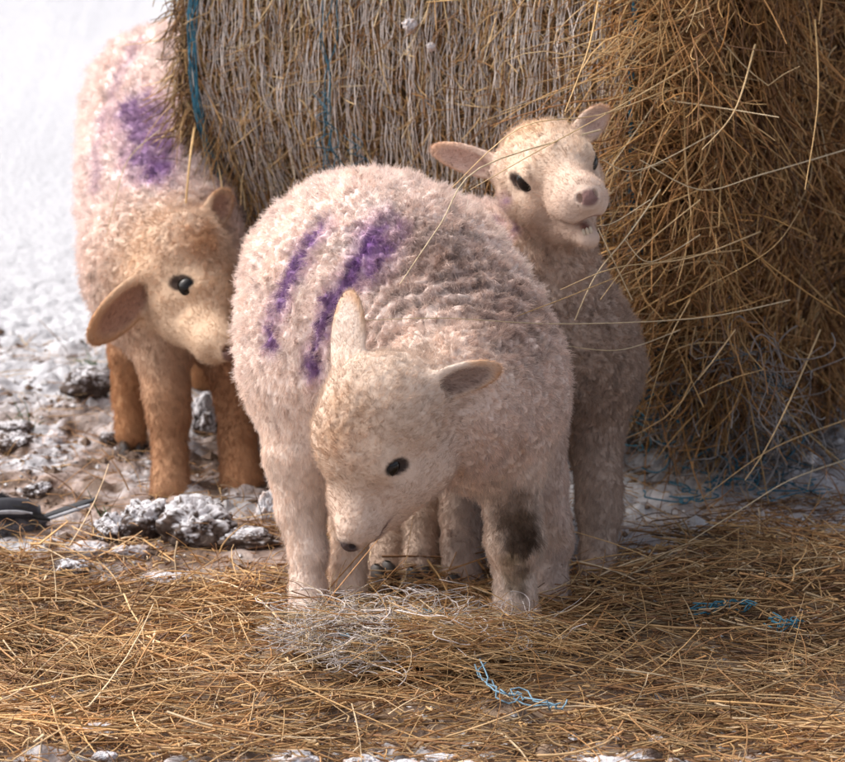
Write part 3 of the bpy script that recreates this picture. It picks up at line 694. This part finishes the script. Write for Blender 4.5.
    # shaggy right end
    n = 10500; ph_ = rng.uniform(-1.5, 1.25, n); rr = BR * np.sqrt(rng.uniform(.02, 1.0, n)); q = end_pt(rr, ph_, rng.uniform(-.03, .035, n))
    g = vecn(q * 9, 700)
    d = unit(rng, n) * .75 + g * 1.5 + np.array([-.25, -.25, -.75]) * .8 + AXB * .25
    L = rng.gamma(2.6, .023, n) + .018; pts = stem_paths(q, d, L, rng.normal(0, .8, (n, 3)), 7, .7, rng, .35)
    fix(tagit(tube_mesh('loose_end_hay', pts, rng.uniform(.0007, .0019, n), redder(haycol(n, rng, .0, [.12, .24, .24, .06, .14, .18, .02])), M_HAY, root, 3, .6), kind='stuff'))
    # hay pulled out over the corner where the net ends
    n = 3200; t = rng.uniform(0, 1, n); phc = rng.uniform(-1.0, .62, n); q = bale_pt(phc, BW + rng.uniform(-.03, .09, n), rng.uniform(-.03, .03, n))
    d = unit(rng, n) * .9 + np.array([-.45, -.35, -.55]) ; L = rng.gamma(2.4, .026, n) + .02
    pts = stem_paths(q, d, L, rng.normal(0, .8, (n, 3)), 7, .7, rng, .5)
    fix(tagit(tube_mesh('corner_hay', pts, rng.uniform(.0006, .0015, n), redder(haycol(n, rng, .0, [.18, .24, .20, .14, .08, .12, .04])), M_HAY, root, 3, .6), kind='stuff'))
    n = 210; phc = rng.uniform(-.55, .55, n); q = bale_pt(phc, BW + rng.uniform(-.02, .06, n), rng.uniform(-.01, .03, n))
    d = -AXB * rng.uniform(.2, 1.1, (n, 1)) - DB * rng.uniform(.1, .8, (n, 1)) + np.array([0, 0, -.25]) + unit(rng, n) * .45
    pts = stem_paths(q, d, rng.uniform(.06, .17, n), rng.normal(0, .6, (n, 3)), 10, .5, rng, .5)
    fix(tagit(tube_mesh('reaching_stems', pts, rng.uniform(.0005, .0011, n), haycol(n, rng, .0, [.3, .1, .04, .3, .0, .1, .16]), M_HAY, root, 4, .7), kind='stuff'))
    # torn net hanging at the lower corner
    n = 600; phc = rng.uniform(.45, 1.15, n); q = bale_pt(phc, BW + rng.uniform(-.03, .13, n), rng.uniform(.0, .03, n))
    pts = stem_paths(q, unit(rng, n) + np.array([.2, 0, -.5]), rng.uniform(.04, .14, n), rng.normal(0, .6, (n, 3)), 14, .6, rng, .2, 4.5)
    cc = np.tile([.34, .30, .28], (n, 1)) * rng.uniform(.6, 1.2, (n, 1)); cc[rng.random(n) < .12] = [.02, .09, .13]
    fix(tagit(tube_mesh('torn_net', pts, rng.uniform(.0004, .0009, n), cc, M_NET, root, 3, 1, 1), kind='stuff'))
    # blue torn twine clump beneath
    n = 42; c0 = [P(720, 492, .42), P(770, 488, .42), P(815, 500, .4), P(690, 530, .38), P(655, 440, .45), P(650, 410, .42)]
    q = np.array([c0[k] for k in rng.integers(0, len(c0), n)]) + rng.normal(0, .014, (n, 3)); pts = stem_paths(q, unit(rng, n) * [1, .6, .35], rng.uniform(.03, .10, n), rng.normal(0, .5, (n, 3)), 14, .6, rng, 0, 5.0)
    pts[..., 2] = np.maximum(pts[..., 2], .01)
    fix(tube_mesh('torn_blue_twine', pts, np.full(n, .0009), np.tile([.04, .18, .26], (n, 1)), M_TWINE, root, 4, 1, 1))
    # single long stems that catch the eye
    def stem(px, r=.0011, col=(.56, .42, .18)):
        W = np.array([P(*q) for q in px]); K = 16; t = np.linspace(0, len(W) - 1, K); i0 = np.clip(t.astype(int), 0, len(W) - 2); f = t - i0
        def cr(i): return W[np.clip(i, 0, len(W) - 1)]
        a, b, c, d_ = cr(i0 - 1), cr(i0), cr(i0 + 1), cr(i0 + 2); f = f[:, None]
        Q = .5 * ((2 * b) + (-a + c) * f + (2 * a - 5 * b + 4 * c - d_) * f * f + (-a + 3 * b - 3 * c + d_) * f ** 3)
        fix(tube_mesh('hay_stem', Q[None], np.array([r]), np.array([col]), M_HAY, root, 5, .7, .55))
    ss = [
     ([(790, 300, .30), (700, 318, .16), (560, 324, -.02), (440, 318, -.12), (335, 322, -.13)], .0010), ([(740, 250, .3), (660, 262, .16), (560, 300, 0.), (480, 330, -.07)], .0011),
     ([(600, 130, .2), (480, 168, .02), (440, 225, -.06), (400, 284, -.09)], .0014), ([(668, 90, .3), (600, 115, .1), (520, 128, .05), (452, 188, .1)], .0011),
     ([(700, 60, .32), (610, 112, .12), (540, 150, .06), (470, 190, .05)], .0012), ([(598, 2, .28), (588, 50, .2), (565, 112, .12)], .0015),
     ([(720, 130, .3), (640, 170, .12), (602, 160, .08)], .0010), ([(660, 190, .26), (628, 235, .10), (596, 275, .08), (575, 320, .08)], .0014),
     ([(760, 232, .3), (690, 258, .14), (615, 268, .06), (560, 290, .05)], .0013), ([(700, 200, .26), (640, 250, .12), (600, 300, .06)], .0011),
     ([(845, 150, .4), (760, 175, .24), (700, 190, .18), (640, 160, .15)], .0012), ([(755, 45, .3), (735, 110, .2), (702, 150, .16)], .0016),
     ([(815, 20, .35), (818, 100, .26), (805, 190, .2)], .0012), ([(845, 460, .4), (790, 480, .25), (740, 510, .18), (660, 560, .12)], .0013),
     ([(845, 420, .4), (770, 450, .28), (700, 500, .2)], .0012), ([(690, 300, .28), (665, 350, .18), (640, 440, .17)], .0009),
     ([(820, 330, .4), (790, 400, .28), (765, 450, .24), (745, 480, .22)], .0015), ([(640, 60, .26), (560, 92, .16), (500, 112, .14)], .0008),
     ([(680, 330, .26), (620, 350, .12), (560, 345, .1)], .0009), ([(620, 205, .2), (606, 235, .08), (610, 262, .07)], .0012),
     ([(650, 200, .16), (615, 222, .07), (597, 226, .055)], .0010), ([(632, 300, .12), (612, 258, .06), (598, 228, .05)], .0009), ([(700, 235, .24), (650, 262, .1), (625, 240, .07)], .0009), ([(800, 210, .35), (770, 250, .24), (700, 290, .2)], .0010), ([(735, 330, .3), (712, 362, .22), (698, 380, .2)], .0013),
     ([(196, 120, .6), (190, 160, .52), (183, 238, .50)], .0022), ([(215, 150, .6), (222, 200, .54), (205, 255, .5)], .0011), ([(200, 60, .6), (155, 60, .55), (185, 95, .56)], .0006),
     ([(160, 130, .55), (128, 160, .52), (113, 210, .5), (100, 262, .5)], .0010)]
    for s in ss: stem(s[0], s[1] * .9, tuple(HAYC[[0, 3, 6, 3][rng.integers(0, 4)]] * rng.uniform(.9, 1.15)))
    # snow crumbs caught in the net
    for (px, py, r) in ((410, 26, .0075), (431, 47, .0045)):
        o = lump('snow_crumb', P(px, py, 0), r, 31, root, kind='snow'); 
        a = P(px, py, .1); b = P(px, py, .9); t = np.linspace(0, 1, 400); q = a + (b - a) * t[:, None]; hd = (q - B0) @ DB; hz = q[:, 2] - BZ; hit = np.argmax(hd ** 2 + hz ** 2 < (BR + .006) ** 2)
        o.location = tuple(q[hit] - base)
    print('bale', round(time.time() - T0, 1))

# ------------------------------------------------------------------ lumps of snow and frozen mud
def ico(sub=4):
    import bmesh
    bm = bmesh.new(); bmesh.ops.create_icosphere(bm, subdivisions=sub, radius=1.0); V = np.array([v.co[:] for v in bm.verts]); F = np.array([[v.index for v in f.verts] for f in bm.faces]); bm.free(); return V, F
ICO = {s: ico(s) for s in (3, 5)}
def lump(name, c, r, seed, parent=None, kind='clod', sc=(1, 1, 1), snow=.5):
    V, F = ICO[5 if r > .003 else 3]; n = fbm(V * 1.6 + seed * 7.7, seed, 3); n2 = fbm(V * 5.5 + seed * 3.1, seed + 5, 3)
    n3 = np.abs(fbm(V * 11 + seed, seed + 9, 3)); R = 1 + .50 * n + (.30 if kind == 'snow' else .16) * n2 - .03 * n3 + .05 * fbm(V * 22 + seed, seed + 12, 2)
    Q = V * R[:, None] * r * np.array(sc)
    up = V[:, 2] + .7 * fbm(V * 3.2 + seed, seed + 20, 4) + .5 * n2
    s_c = np.array([.58, .57, .59]); mud = np.array([.075, .05, .038]) if kind == 'clod' else np.array([.60, .46, .38])
    col = np.tile(mud, (len(V), 1)) * (1 + .5 * n2)[:, None]
    sn = sstep(.75 - snow * 1.3, 1.15 - snow * 1.3, up + .9 * fbm(V * 4 + seed, seed + 30, 5) + 1.3 * fbm(V * 14 + seed, seed + 33, 3))
    if kind == 'snow': col = mixc(np.tile(s_c, (len(V), 1)), np.array([.50, .36, .29]), sstep(-.15, .4, n2 + n * .5 - .2 * V[:, 2]) * .85)
    else: col = mixc(col, s_c, sn)
    o = mesh_np(name, Q, F, M_CLOD, parent, np.clip(col, .01, .95)); o.location = tuple(c); return o
def clods():
    L = [  # px,py,r_px, scale, snow, kind, label
     (86, 398, 22, (1.2, .9, .8), .12, 'clod', 'bare dark mud clod in the snow, farthest from the lambs'), (204, 430, 20, (.85, .9, 1.5), .62, 'clod', 'tall snow-dusted clod between the ginger legs of the left lamb'),
     (198, 540, 34, (1.1, .9, .85), .24, 'clod', 'largest snow-capped clod, below the ginger front leg'), (146, 536, 27, (1.0, .9, .9), .28, 'clod', 'snow-dusted clod touching the left side of the largest clod'),
     (248, 552, 20, (1.5, .8, .6), .12, 'clod', 'flat dark clod with little snow beside the front lamb\'s hind leg'), (112, 545, 17, (1, .9, .9), .35, 'clod', 'small rough clod just right of the bird\'s tail'),
     (38, 506, 12, (1.3, .9, .7), .1, 'clod', 'small dark clod behind the bird'), (70, 578, 14, (1.3, 1, .7), .1, 'clod', 'dark clod in the hay below the bird'), 
     (16, 456, 15, (1.2, 1, .8), .1, 'clod', 'brown clod at the left edge of the snow'), (110, 452, 9, (1.2, 1, .9), .05, 'clod', 'small dark lump by the ginger lamb\'s rear foot'), (48, 470, 8, (1.5, 1, .6), .0, 'clod', 'little flat dark lump right of the brown clod'),
     (10, 440, 13, (1.5, 1, .6), .2, 'clod', 'low dark clod with some snow in the upper left slush'),
     (270, 528, 15, (.9, .9, 1.3), .9, 'snow', 'white snow lump against the front lamb\'s hind leg'), (56, 448, 11, (1, 1, .9), .9, 'snow', 'yellowish snow lump in the left slush'),
     (130, 562, 12, (1.6, 1, .6), .9, 'snow', 'snow lump just below the small rough clod'), (165, 582, 15, (1.8, 1, .4), .9, 'snow', 'wide flat snow lump under the largest clod'), (90, 562, 13, (1.5, 1, .6), .9, 'snow', 'soft snow lump below the bird\'s tail tip')]
    for (px, py, rp, sc, snow, kind, lab) in L:
        v = (381 - py) / SCALE * 1.0; Y = max(-.6, min(1.2, (620 - py - rp * .4) / 276 * 1.04)); q = P(px, py, Y); q[2] = max(q[2], .0)
        r = rp / SCALE * (5 + Y * .96) / 5
        o = lump('mud_clod' if kind == 'clod' else 'snow_lump', (q[0], Y, r * sc[2] * .45 + gheight(np.array([q[0]]), np.array([Y]))[0]), r, 900 + px, None, kind, sc, snow)
        tagit(o, lab, 'mud clod' if kind == 'clod' else 'snow lump', 'frozen mud clods in the slush' if kind == 'clod' else 'lumps of snow in the slush and hay')
    rng = np.random.default_rng(77)
    F_ = [(8, 752, 13), (40, 752, 9), (104, 740, 7), (142, 752, 9), (240, 754, 14), (268, 752, 12), (292, 744, 15), (318, 754, 12), (364, 745, 10), (402, 748, 10), (440, 742, 8), (470, 752, 12), (545, 754, 14), (575, 754, 12), (608, 750, 17), (640, 742, 10), (690, 754, 12), (758, 752, 12), (790, 756, 9), (98, 720, 9), (655, 728, 6)]
    names = ['at the left edge of the bottom hay', 'second from the bottom left corner', 'small one left of the bottom middle hay', 'half buried at the bottom left', 'left of the pair below the netting heap', 'right beside the bottom row\'s wider lump', 'biggest white one below the front lamb\'s hind leg', 'right flank of the bottom left cluster', 'lone lump below the netting heap', 'low one between netting heap and photo bottom', 'tiny one near the bottom centre', 'at the bottom edge under the blue twine loop', 'left end of the bottom right cluster', 'second of the bottom right cluster', 'biggest of the bottom right cluster', 'small one on the right of the biggest right lump', 'at the bottom edge under the ragged bale', 'white lump towards the bottom right corner', 'small last lump by the bottom right corner', 'pinkish one in the left front hay', 'tiny crumb above the bottom right cluster']
    for (px, py, rp), lab in zip(F_, names):
        Y = (620 - py) / 276 * .98; q = P(px, py, Y); r = rp / SCALE * (5 + Y * .96) / 5
        o = lump('snow_lump', (q[0], Y, r * .05 + .008), r * 1.25, 1200 + px, None, 'snow', (1.5, 1.1, .42)); tagit(o, 'snow lump, ' + lab, 'snow lump', 'lumps of snow in the slush and hay')
# ------------------------------------------------------------------ hay litter
def mound(x, y):
    p = np.stack([x, y, x * 0], 1); return .020 * fbm(p * 13, 808, 3).clip(-.3, 1) + .010 * sstep(.34, .10, y) * sstep(-.62, -.35, y) + .022 * np.exp(-(((x - .33) / .22) ** 2 + ((y - .08) / .16) ** 2)) + .004 * np.exp(-(((x - .08) / .18) ** 2 + ((y + .12) / .07) ** 2)) - .016 * np.exp(-(((x + .1) / .1) ** 2 + ((y - .0) / .08) ** 2)) - .014 * np.exp(-(((x - .11) / .07) ** 2 + ((y + .0) / .09) ** 2))
def litter():
    rng = np.random.default_rng(9)
    def lay(n, xr, yr, name, Lr, rr, dark, wts, up=.10, zmul=1.0, lift=0.0):
        x = rng.uniform(*xr, n); y = yr[0] + (yr[1] - yr[0]) * rng.random(n); 
        p2 = np.stack([x, y, x * 0], 1); dens = fbm(p2 * 7, 800, 3)
        edge = .16 + .26 * fbm(p2 * 7, 805, 4) + .05 * vnoise(p2 * 40, 806) + .03 * sstep(-.05, .2, x) + .20 * sstep(.24, .36, x)
        bare = sstep(-.12, .10, y) * sstep(.1, -.1, x); k = (rng.random(n) < .78 + dens * 1.0 - bare * (.25 - fbm(p2 * 16, 807, 2) * 1.5)) & (y < edge) & ((y > -.42 + .10 * fbm(p2 * 10, 810, 3)) | (rng.random(n) < .22)); x, y = x[k], y[k]; n = len(x)
        h = mound(x, y); z = gheight(x, y) + np.maximum(h, .004) * rng.random(n) * zmul + .003 + lift
        ga = vnoise(np.stack([x * 6, y * 10, x * 0], 1), 820) * 1.0
        a = ga + rng.normal(0, .75, n); d = np.stack([np.cos(a), np.sin(a), rng.normal(.02, up, n)], 1)
        L = rng.uniform(*Lr, n) * rng.uniform(.4, 1, n); p = np.stack([x, y, z], 1) - d * (L / 2)[:, None]; p[:, 2] = np.maximum(p[:, 2], .002)
        pts = stem_paths(p, d, L, rng.normal(0, .55, (n, 3)) * [1, 1, .35], 6, .45, rng, .10); g = gheight(pts[..., 0].ravel(), pts[..., 1].ravel()).reshape(pts.shape[:2]); pts[..., 2] = np.maximum(pts[..., 2], g + .001)
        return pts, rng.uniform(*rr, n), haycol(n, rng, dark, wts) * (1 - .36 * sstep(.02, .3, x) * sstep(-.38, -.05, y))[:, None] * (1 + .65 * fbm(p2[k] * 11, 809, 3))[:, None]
    A = [lay(16000, (-.62, .62), (-.62, .40), '', (.03, .11), (.0005, .0012), .22, [.12, .22, .26, .08, .20, .10, .02], .06, .6),
         lay(8500, (-.62, .62), (-.55, .30), '', (.05, .20), (.0006, .0014), 0., [.26, .22, .12, .16, .05, .14, .05], .09, 1.0, .004),
         lay(1500, (-.62, .62), (-.50, .20), '', (.08, .24), (.0008, .0018), 0., [.30, .12, .05, .28, .0, .10, .15], .10, 1.0, .010)]
    pts = np.concatenate([a[0] for a in A]); r = np.concatenate([a[1] for a in A]); c = np.concatenate([a[2] for a in A])
    n = 900; x = rng.normal(.0, .085, n); y = rng.normal(-.13, .045, n); a = rng.normal(-.1, .6, n); pu = np.stack([x, y, gheight(x, y) + mound(x, y).clip(.0) + rng.uniform(.012, .034, n)], 1); d = np.stack([np.cos(a), np.sin(a), rng.normal(0, .12, n)], 1)
    keep = (x > .0) | (rng.random(n) < .22); L_ = rng.uniform(.04, .15, n); u = stem_paths(pu - d * (L_ / 2)[:, None], d, L_, rng.normal(0, .7, (n, 3)) * [1, 1, .4], 7, .5, rng, .2)[keep]
    u[..., 2] = np.maximum(u[..., 2], .006)
    pts0 = np.concatenate([np.zeros((0, 6, 3)), u[:, [0, 1, 2, 4, 5, 6]]]); pts = np.concatenate([pts, pts0]); r = np.concatenate([r, rng.uniform(.0005, .0011, len(u))]); c = np.concatenate([c, haycol(len(u), rng, 0, [.3, .16, .08, .24, .04, .08, .1])])
    # upright wisps
    n = 420; x = rng.uniform(-.5, .5, n); y = rng.uniform(-.3, .42, n); pu = np.stack([x, y, gheight(x, y) + .004], 1); d = unit(rng, n) * .8 + np.array([0, 0, .9])
    u = stem_paths(pu, d, rng.uniform(.02, .075, n), rng.normal(0, .8, (n, 3)), 6, .8, rng, .9)
    pts = np.concatenate([pts, u]); r = np.concatenate([r, rng.uniform(.0005, .0012, n)]); c = np.concatenate([c, haycol(n, rng, .1)])
    n = 9000; x = rng.uniform(-.62, .62, n); y = rng.uniform(-.5, .35, n); k = y < .2 + .2 * fbm(np.stack([x, y, x * 0], 1) * 7, 805, 3); x, y = x[k], y[k]; n = len(x); a = rng.uniform(0, 6.28, n)
    pu = np.stack([x, y, gheight(x, y) + mound(x, y).clip(.004) * rng.random(n) + .005], 1); d = np.stack([np.cos(a), np.sin(a), rng.normal(0, .3, n)], 1); u = stem_paths(pu, d, rng.uniform(.004, .02, n), rng.normal(0, .5, (n, 3)), 6)
    pts = np.concatenate([pts, u]); r = np.concatenate([r, rng.uniform(.0006, .0022, n)]); c = np.concatenate([c, haycol(n, rng, .1, [.14, .2, .2, .12, .14, .1, .1])])
    # scattered bits in the slush
    n = 4200; x = rng.uniform(-.6, .6, n); y = .05 + 1.0 * rng.random(n) ** 1.7; a = rng.uniform(0, 6.28, n); pu = np.stack([x, y, gheight(x, y) + .002], 1); d = np.stack([np.cos(a), np.sin(a), rng.uniform(0, .15, n)], 1)
    u = stem_paths(pu, d, rng.uniform(.01, .07, n), rng.normal(0, .6, (n, 3)) * [1, 1, .2], 6, .5, rng, .15)
    pts = np.concatenate([pts, u]); r = np.concatenate([r, rng.uniform(.0004, .001, n)]); c = np.concatenate([c, haycol(n, rng, .1, [.12, .2, .26, .1, .2, .1, .02])]); c = c * [1.20, 1.14, 1.12]
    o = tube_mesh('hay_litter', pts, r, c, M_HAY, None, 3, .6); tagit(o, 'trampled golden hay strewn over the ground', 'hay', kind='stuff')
    # debris crumbs (mud bits, short chaff) pressed in the slush
    n = 9000; x = rng.uniform(-.6, .6, n); y = rng.uniform(-.5, 1.1, n); k = (fbm(np.stack([x, y, x * 0], 1) * 9, 830, 3) > -.05); x, y = x[k], y[k]; n = len(x)
    V, F = ICO[3]; V0 = V[:12] * 0; 
    oc = np.array([[1, 0, 0], [-1, 0, 0], [0, 1, 0], [0, -1, 0], [0, 0, 1], [0, 0, -1]], float); of = np.array([[0, 2, 4], [2, 1, 4], [1, 3, 4], [3, 0, 4], [2, 0, 5], [1, 2, 5], [3, 1, 5], [0, 3, 5]])
    s = rng.gamma(1.8, .0015, n); R = oc[None] * s[:, None, None] * rng.uniform(.5, 1.5, (n, 6, 1)); R[..., 2] *= .6
    VV = R + np.stack([x, y, gheight(x, y) + .001], 1)[:, None]; FF = of[None] + (np.arange(n) * 6)[:, None, None]
    cc = np.where((rng.random(n) < .35)[:, None], [.58, .56, .56], [.16, .10, .065]) * rng.uniform(.6, 1.1, (n, 1))
    o = mesh_np('slush_crumbs', VV.reshape(-1, 3), FF.reshape(-1, 3), M_CLOD, None, np.repeat(cc, 6, 0), False); tagit(o, 'crumbs of mud and snow in the slush', 'slush', kind='stuff')
# ------------------------------------------------------------------ netting heap and blue twine on the ground
def ground_net():
    rng = np.random.default_rng(21); n = 520
    n = 700; th = rng.uniform(0, 6.28, n); rr = np.sqrt(rng.random(n)); cx = P(375, 650, -.11)
    x = cx[0] + rr * np.cos(th) * .085 - .01; y = -.11 + rr * np.sin(th) * .055 * (1 + .6 * np.sin(th * 3)); z = .020 + .026 * (1 - rr ** 2) * rng.random(n)
    tail = rng.random(n) < .22; x = np.where(tail, cx[0] + rng.uniform(-.09, .16, n), x); y = np.where(tail, -.11 + rng.normal(.0, .03, n), y); z = np.where(tail, .024, z)
    a = rng.normal(.2, 1.0, n); d = np.stack([np.cos(a), np.sin(a), rng.normal(.05, .2, n)], 1)
    pts = stem_paths(np.stack([x, y, z], 1) - d * .03, d, rng.uniform(.04, .17, n), rng.normal(0, .6, (n, 3)) * [1, 1, .4], 18, .5, rng, .35, 5.0)
    pts[..., 2] = np.maximum(pts[..., 2], .016); ex = np.maximum(pts[..., 2] - .040, 0); pts[..., 2] -= ex * .75
    o = tube_mesh('torn_netting', pts, rng.uniform(.00025, .0006, n), np.where((rng.random(n) < .35)[:, None], [.50, .38, .24], [.74, .66, .62]) * rng.uniform(.6, 1.15, (n, 1)), M_NET, None, 3, 1, 1)
    tagit(o, 'heap of torn white net wrap lying before the front lamb\'s feet', 'netting')
    tw = [([(482, 702), (486, 722), (505, 730), (520, 727), (545, 738), (562, 735)], 3, 'pale blue twine loop lying in the hay at the bottom centre'), ([(690, 660), (715, 658), (735, 653), (750, 656)], 5, 'frayed dark blue twine in the hay, left of two'),
          ([(770, 668), (785, 674), (800, 670)], 5, 'short dark blue twine end towards the right edge of the hay'), ([(415, 662), (430, 665), (445, 661)], 3, 'short blue twine scrap at the netting heap\'s right side'), ([(345, 672), (338, 680), (350, 684)], 3, 'tiny blue twine scrap at the netting heap\'s lower left')]
    for pl_, ns, lab in tw:
        K = 24; W = np.array([P(a_, b_, (620 - b_) / 276 + .09) for a_, b_ in pl_]); W[:, 2] = .026 + 0 * W[:, 2]
        t = np.linspace(0, len(W) - 1, K); base_ = np.stack([np.interp(t, np.arange(len(W)), W[:, k]) for k in range(3)], 1)
        pts = np.array([base_ + .0075 * np.stack([vnoise(np.stack([t * 2.3, t * 0 + s, t * 0], 1), 60 + s), vnoise(np.stack([t * 2.1, t * 0 + s, t * 0], 1), 80 + s), vnoise(np.stack([t * 2.2, t * 0 + s, t * 0], 1), 90 + s)], 1) for s in range(ns)])
        m = M_TWINE if 'dark' in lab else bpy.data.materials.get('pale_twine') or material('pale_twine', .6, col=(.20, .34, .44))
        o = tube_mesh('twine_scrap', pts, np.full(ns, .0008), np.tile([.1, .3, .4], (ns, 1)), m, None, 5, 1, 1); tagit(o, lab, 'twine', 'scraps of blue twine on the hay')
# ------------------------------------------------------------------ bird at the left edge
def bird():
    Y = .30; s = 1.0
    root = bpy.data.objects.new('bird', None); link(root); bp = P(0, 560, Y); base = np.array([bp[0], Y, 0]); root.location = tuple(base)
    tagit(root, 'small black and grey long-tailed bird at the left edge, tail to the right', 'bird')
    B = Body(); z = dict(ZH)
    q = lambda px, py, dy=0: P(px, py, Y + dy)
    def c(a, b, ra, rb, k, col): B.add.append(cone(a, b, ra, rb, k, flow=np.array([1, 0, 0.]), col=col, **z))
    c(q(-8, 524), q(22, 526), .030, .021, .02, (.20, .19, .20)); c(q(22, 526), q(40, 521), .020, .007, .01, (.22, .22, .24))
    c(q(-35, 520), q(-8, 526), .026, .030, .02, (.24, .23, .24)); c(q(-50, 500), q(-56, 496), .0165, .0145, .012, (.06, .06, .07)); c(q(-69, 496), q(-75, 497), .004, .0012, .004, (.03, .03, .03))
    V, F = B.mesh(.0025)
    cc = base_cols(B, V); up = sstep(.0, .02, V[:, 2] - q(0, 521)[2]); cc = mixc(cc, (.035, .035, .042), up)
    mesh_np('body', V - base, F, M_FEATHER, root, cc)
    def bcol(p, nr_): c_ = base_cols(B, p); return mixc(c_, (.03, .03, .036), sstep(.0, .02, p[:, 2] - q(0, 521)[2] + .006 * fbm(p * 90, 3, 3))) * (1 + .35 * fbm(p * [60, 200, 200], 5, 3))[:, None]
    fo = add_fur('plumage', root, B, V, F, 16000, bcol, [], [], 404, .0003); fo.location = tuple(-base)
    def blade(name, a, b, w, col, up_v, th=.0016, curve=0.0):
        a = a - base; b = b - base; ax = b - a; L = np.linalg.norm(ax); ax = ax / L; side = norm(np.cross(ax, up_v)); nn = np.cross(side, ax); K = 12; Vs = []
        for k in range(K):
            t = k / (K - 1); ww = w * (.55 + .45 * math.sin(min(1, t * 1.3) * math.pi * .6)) * (1 if t < .9 else .6); c0 = a + ax * L * t + nn * curve * math.sin(t * 3.14)
            for (sx, nz) in ((-1, 0), (-.5, 1), (.5, 1), (1, 0), (.5, -1), (-.5, -1)): Vs.append(c0 + side * sx * ww + nn * nz * th)
        Fs = [(k * 6 + j, k * 6 + (j + 1) % 6, k * 6 + 6 + (j + 1) % 6, k * 6 + 6 + j) for k in range(K - 1) for j in range(6)] 
        Fs += [(0, 1, 2, 3), (0, 3, 4, 5), ((K - 1) * 6 + 3, (K - 1) * 6 + 2, (K - 1) * 6 + 1, (K - 1) * 6), ((K - 1) * 6 + 5, (K - 1) * 6 + 4, (K - 1) * 6 + 3, (K - 1) * 6)]
        return mesh_np(name, np.array(Vs), np.array(Fs), M_FEATHER, root, np.tile(col, (len(Vs), 1)))
    blade('tail', q(34, 520, -.002), q(96, 499, .0), .0052, (.02, .02, .024), np.array([0, -.5, 1.]))
    blade('tail', q(36, 523, -.006), q(90, 505, -.006), .0026, (.30, .30, .32), np.array([0, -.5, 1.])).name = 'outer_tail_feather'
    blade('wing', q(-24, 508, -.028), q(40, 511, -.010), .012, (.028, .028, .034), np.array([0, -1., .9]), .004, .006)
    blade('wing', q(-24, 500, .022), q(38, 510, .008), .012, (.028, .028, .034), np.array([0, .6, .9]), .004, .004)
    for k_ in range(5): blade('wing_feather', q(-10 + 5 * k_, 505 + 2.2 * k_, -.026 + .002 * k_), q(38 + 3 * k_, 512 + 2.0 * k_, -.014 + .001 * k_), .0034, (.025 + .012 * (k_ % 2),) * 3, np.array([0, -1., .9]), .0015, .005)
    blade('wing_bar', q(-18, 515, -.033), q(32, 514, -.019), .0022, (.42, .42, .44), np.array([0, -1., .9]), .003, .006)
    uvball('eye', q(-54, 494, -.0155) - base, np.eye(3), .0022, M_EYE, root, None, 12, 8)
    for dx in (-14, 4):
        a = q(dx, 545) - base; a2 = a.copy(); a2[2] = .004
        tube_mesh('leg', np.array([[a, (a + a2) / 2 + [.003, 0, 0], a2]]), np.array([.0011]), np.array([[.03, .03, .03]]), M_FEATHER, root, 6, 1, .9)
# ------------------------------------------------------------------ sprigs
def sprigs():
    rng = np.random.default_rng(4)
    for (px, py, lab) in ((106, 522, 'tiny green leaf sprig at the small rough clod'), (22, 436, 'short green grass tuft in the upper left slush'), (95, 372, 'thin grey-green twig standing in the snow left of the ginger legs')):
        Y = (620 - py) / 276 * 1.04 - .03; c = P(px, py, Y); c[2] = gheight(c[:1], np.array([Y]))[0]; n = 14 if py < 500 else 5
        p = np.tile([c[0], Y, c[2]], (n, 1)) + rng.normal(0, .008, (n, 3)) * [1, 1, 0]; pts = stem_paths(p, unit(rng, n) * .6 + [0, 0, 1], rng.uniform(.015, .04, n), rng.normal(0, .8, (n, 3)), 6, .3, rng, .5)
        o = tube_mesh('grass_sprig', pts, rng.uniform(.0007, .0016, n), np.tile([.1, .15, .05], (n, 1)), M_LEAF if py != 372 else M_HAY, None, 3, .5, .2); tagit(o, lab, 'plant', 'green sprigs poking through the slush')
bale(); clods(); litter(); ground_net(); bird(); sprigs()
print('script', round(time.time() - T0, 1))
